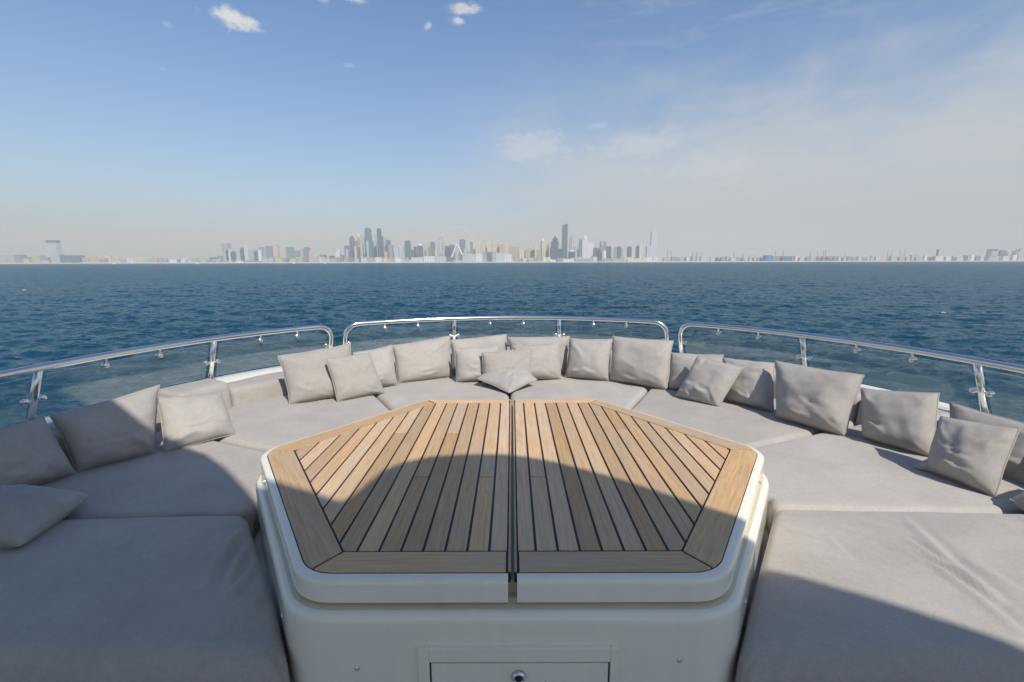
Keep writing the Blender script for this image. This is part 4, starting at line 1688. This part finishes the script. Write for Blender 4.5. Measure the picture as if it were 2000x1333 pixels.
bt = [-TQ - .9, t_of(98, 838, -.05), t_of(314, 765, -.03), t_of(448, 750, -.05), t_of(572, 722, -.05), -1.55, -.62, -.01, .62, 1.55, t_of(1412, 700, 0), t_of(1515, 715, 0), t_of(1690, 755, 0), t_of(1846, 800, -.02), TQ + .9]
bz = [-.05, -.045, -.03, -.085, -.06, -.05, -.05, -.05, -.05, -.04, -.05, -.05, -.06, -.06]
bl = ['low grey backrest at the left edge of the picture, in shadow', 'low grey backrest behind the large half-shaded pillow on the left', 'low grey backrest with shaded top behind the sunlit left pillow',
      'low grey backrest below bare white coaming on the left', 'low grey backrest behind the tall pillow at the left rail end', 'low grey backrest behind the pillows left of the bow',
      'low grey backrest at the bow, left of the centre', 'low grey backrest at the bow, right of the centre', 'low grey backrest behind the upright pillows right of the bow',
      'low grey backrest behind the tilted pillow on the right', 'low grey backrest right of the tilted pillow', 'low shaded grey backrest between two large pillows on the right',
      'low grey backrest behind the upright pillow on the right side', 'low grey backrest at the right edge of the picture, in shadow']
for k in range(14):
    backrest(bl[k], bt[k] + .006, bt[k + 1] - .006, bz[k], k * 5.1)


# ------------------------------------------------------------------ scatter pillows
def pillow(label, quad, lean=18, thick=.15, seed=0, zb=ZS + .006, wr=1.0, dent=0.0, n=34):
    """quad: TL, TR, BR, BL in photograph pixels; (x, y) stands on the pads, (x, y, z) gives the height itself"""
    TL, TR, BR, BL = quad
    bl = at(BL[0], BL[1], BL[2] if len(BL) > 2 else zb)
    br = at(BR[0], BR[1], BR[2] if len(BR) > 2 else zb)
    e = (br - bl)
    eh = Vector((e.x, e.y, 0)).normalized()
    back = Vector((-eh.y, eh.x, 0))
    if back.y < 0 and abs(back.y) > .2:
        back = -back
    th = math.radians(lean)
    up = Vector((0, 0, 1)) * math.cos(th) + back * math.sin(th)
    nrm = e.normalized().cross(up).normalized()       # towards the table
    cam_p = Vector((0, 0, HC))

    def top(px):
        if len(px) > 2:
            return at(*px)
        d = ray(px[0], px[1])
        t = (bl - cam_p).dot(nrm) / d.dot(nrm)
        return cam_p + d * t
    tl, tr = top(TL), top(TR)
    nn = ((br - bl) + (tr - tl)).cross((tl - bl) + (tr - br)).normalized()
    rs = random.Random(seed * 17 + 5)
    ca = rs.uniform(0, 6.28)
    # pulled creases: from corners inwards and across the belly
    lines = []
    for k in range(rs.randint(2, 4)):
        cx_, cy_ = rs.choice([(-1, -1), (1, -1), (1, 1), (-1, 1)])
        a = Vector((cx_ * rs.uniform(.8, .97), cy_ * rs.uniform(.7, .97)))
        b = a * rs.uniform(.3, .55) + Vector((rs.uniform(-.3, .3), rs.uniform(-.3, .3)))
        m_ = a.lerp(b, .5) + Vector((rs.uniform(-.1, .1), rs.uniform(-.1, .1)))
        lines.append(([a, m_, b], rs.uniform(.4, .9), rs.uniform(.06, .10)))
    for k in range(int(round((wr - .4) * 3.2))):
        y0 = rs.uniform(-.78, .05)
        x0_ = rs.uniform(-.8, .1)
        ln = rs.uniform(.5, .9)
        sl = rs.uniform(-.30, .12)
        lines.append(([Vector((x0_, y0)), Vector((x0_ + ln * .5, y0 + sl * .5 - .06)), Vector((x0_ + ln, y0 + sl))], rs.uniform(.6, 1.15), rs.uniform(.05, .085)))
    cf = crease_field(lines)
    W, Hh = (br - bl).length, (tl - bl).length
    front, backv = [], []
    s_list = [-math.cos(math.pi * k / n) * .35 + (2 * k / n - 1) * .65 for k in range(n + 1)]
    pinch = rs.uniform(.025, .05)
    for j in range(n + 1):
        b = s_list[j]
        for i in range(n + 1):
            a = s_list[i]
            # edges drawn in between the corners, a little uneven
            wob = .012 * noise.noise(Vector((a * 1.7, b * 1.7, seed * 2.3)))
            aa = a * (1 - pinch * (1 - b * b) * abs(a) ** 3) + wob * (1 - a * a) * 0
            bb = b * (1 - pinch * (1 - a * a) * abs(b) ** 3)
            aa += .018 * noise.noise(Vector((b * 2.2, seed * 1.3, 4.4))) * abs(a)
            bb += .022 * noise.noise(Vector((a * 2.2, seed * 1.9, 8.4))) * abs(b)
            u, v = (aa + 1) / 2, (bb + 1) / 2
            p = (bl * (1 - u) * (1 - v) + br * u * (1 - v) + tr * u * v + tl * (1 - u) * v)
            fa, fb = 1 - abs(a) ** 3.0, 1 - abs(b) ** 3.0
            h = max(0.0, fa * fb) ** .55
            sag = 1 + .22 * (-b) * (1 - a * a)
            t = thick * .5 * h * sag
            edge = min(1.0, h * 1.6)
            q = Vector((a * 1.6 + seed * 3.1, b * 1.6 + ca, seed))
            t1 = t + edge * thick * (.075 * noise.noise(q) + .028 * noise.noise(q * 2.1))
            t1 += edge * wr * .0085 * cf(Vector((a, b)))
            t1 -= dent * thick * edge * math.exp(-((a - .1) ** 2 + (b + .1) ** 2) / .18)
            front.append(p + nn * t1)
            backv.append(p - nn * t * .85)
    N1 = n + 1
    verts = list(front)
    idx = {}
    for j in range(N1):
        for i in range(N1):
            if 0 < i < n and 0 < j < n:
                idx[(i, j)] = len(verts)
                verts.append(backv[j * N1 + i])
            else:
                idx[(i, j)] = j * N1 + i
    faces = []
    for j in range(n):
        for i in range(n):
            faces.append((j * N1 + i, j * N1 + i + 1, (j + 1) * N1 + i + 1, (j + 1) * N1 + i))
            faces.append((idx[(i, j)], idx[(i, j + 1)], idx[(i + 1, j + 1)], idx[(i + 1, j)]))
    root = (bl + br) / 2
    o = obj('pillow', mesh('pillow', [p - root for p in verts], faces, True), PILLOW, None, root + DECK)
    tag(o, label, 'pillow', 'scatter pillows on the round sofa')
    loop = [(i, 0) for i in range(n)] + [(n, j) for j in range(n)] + [(i, n) for i in range(n, 0, -1)] + [(0, j) for j in range(n, 0, -1)]
    pts = [front[j * N1 + i] - root for i, j in loop]
    pts.append(pts[0])
    M = MB().tube(pts, .0034, 6, False)
    M.build('piping', PILLOW, o, smooth=True)
    return o, W, Hh


PL = [
    ('dark shaded pillow cut by the left edge of the picture', [(-50, 852), (84, 813), (148, 926), (-30, 985)], dict(lean=22, thick=.17)),
    ('pillow lying flat in shadow on the nearest left pads, pointed corner to the right', [(12, 953, -.13), (178, 968, -.16), (40, 1066, -.165), (-150, 1050, -.14)], dict(thick=.145)),
    ('large pillow on the left, half shaded and half sunlit', [(97, 812), (311, 753), (304, 884), (150, 924)], dict(lean=24, thick=.16)),
    ('sunlit creased pillow leaning beside the large half-shaded one', [(306, 779), (432, 766), (461, 847), (322, 885)], dict(lean=35, thick=.14, wr=1.25)),
    ('tall square pillow reaching the gap between left and bow rails', [(543, 696), (685, 671), (694, 772), (566, 791)], dict(lean=20)),
    ('small square pillow propped in front of the tall one by the left rail end', [(636, 701), (722, 689), (751, 767), (659, 785)], dict(lean=12, thick=.10, wr=.6)),
    ('narrow pillow tucked between the small propped one and its right neighbour', [(690, 690), (766, 674), (776, 752), (704, 764)], dict(lean=20)),
    ('wide pillow left of the bow, top right corner peaked', [(766, 676), (879, 657), (883, 737), (777, 749)], dict(lean=18)),
    ('back row pillow at the bow, left of centre, mostly hidden', [(880, 665), (990, 653), (994, 727), (884, 733)], dict(lean=12)),
    ('front pillow at the bow with its left half showing beside the dark slit', [(888, 681), (975, 676), (972, 743), (891, 747)], dict(lean=10)),
    ('front pillow at the bow behind the lying diamond pillow', [(941, 689), (1040, 679), (1039, 747), (942, 752)], dict(lean=12, wr=1.3)),
    ('pillow lying as a diamond on its corner at the bow centre', [(932, 741, -.145), (990, 689, -.03), (1049, 742, -.145), (995, 768, -.20)], dict(thick=.10, wr=1.3)),
    ('back row pillow at the bow, right of centre, top edge showing', [(992, 659), (1113, 657), (1106, 731), (998, 732)], dict(lean=12)),
    ('pillow right of the diamond one, in front of the back row', [(1002, 676), (1092, 669), (1097, 741), (1008, 744)], dict(lean=18, wr=.6)),
    ('upright pillow right of the bow, narrower of the pair', [(1114, 662), (1196, 663), (1189, 744), (1103, 737)], dict(lean=15, thick=.16)),
    ('large upright pillow right of the bow, wider of the pair', [(1197, 657), (1316, 666), (1303, 762), (1190, 743)], dict(lean=17, thick=.18)),
    ('low pillow behind the tilted one at the right rail end', [(1310, 689), (1412, 693), (1416, 777), (1304, 760)], dict(lean=18)),
    ('tilted creased pillow standing on its corner on the right', [(1362, 696), (1453, 717), (1404, 797), (1318, 775)], dict(lean=26, thick=.12, wr=1.3)),
    ('pillow between the tilted one and the big wrinkled one', [(1412, 699), (1513, 709), (1511, 806), (1420, 784)], dict(lean=17, thick=.16)),
    ('biggest wrinkled pillow on the right, sagging at its lower edge', [(1514, 705), (1688, 733), (1650, 853), (1515, 817)], dict(lean=20, thick=.19, wr=1.15)),
    ('upright pillow right of the biggest wrinkled one', [(1682, 759), (1834, 769), (1826, 897), (1683, 856)], dict(lean=18, thick=.18)),
    ('shaded pillow by the right rail post, behind the creased one', [(1856, 787), (2060, 842), (2040, 950), (1852, 890)], dict(lean=16)),
    ('creased pillow in front at the right edge, catching the sun', [(1837, 814), (1991, 837), (1944, 971), (1808, 921)], dict(lean=26, thick=.17, wr=1.25)),
    ('small pillow corner poking out from under the creased pillow at right', [(1836, 889, -.14), (1880, 905, -.14), (1850, 929, -.19), (1783, 912, -.19)], dict(thick=.07)),
    ('corner of a pillow lying at the right edge of the picture', [(2040, 940, -.14), (2170, 985, -.17), (2060, 1015, -.17), (1972, 976, -.17)], dict(thick=.12)),
]
for k, (lab, quad, kw) in enumerate(PL):
    o, W, Hh = pillow(lab, quad, seed=k + 1, **kw)
    print('PILLOW %2d w %.2f h %.2f  %s' % (k, W, Hh, lab))
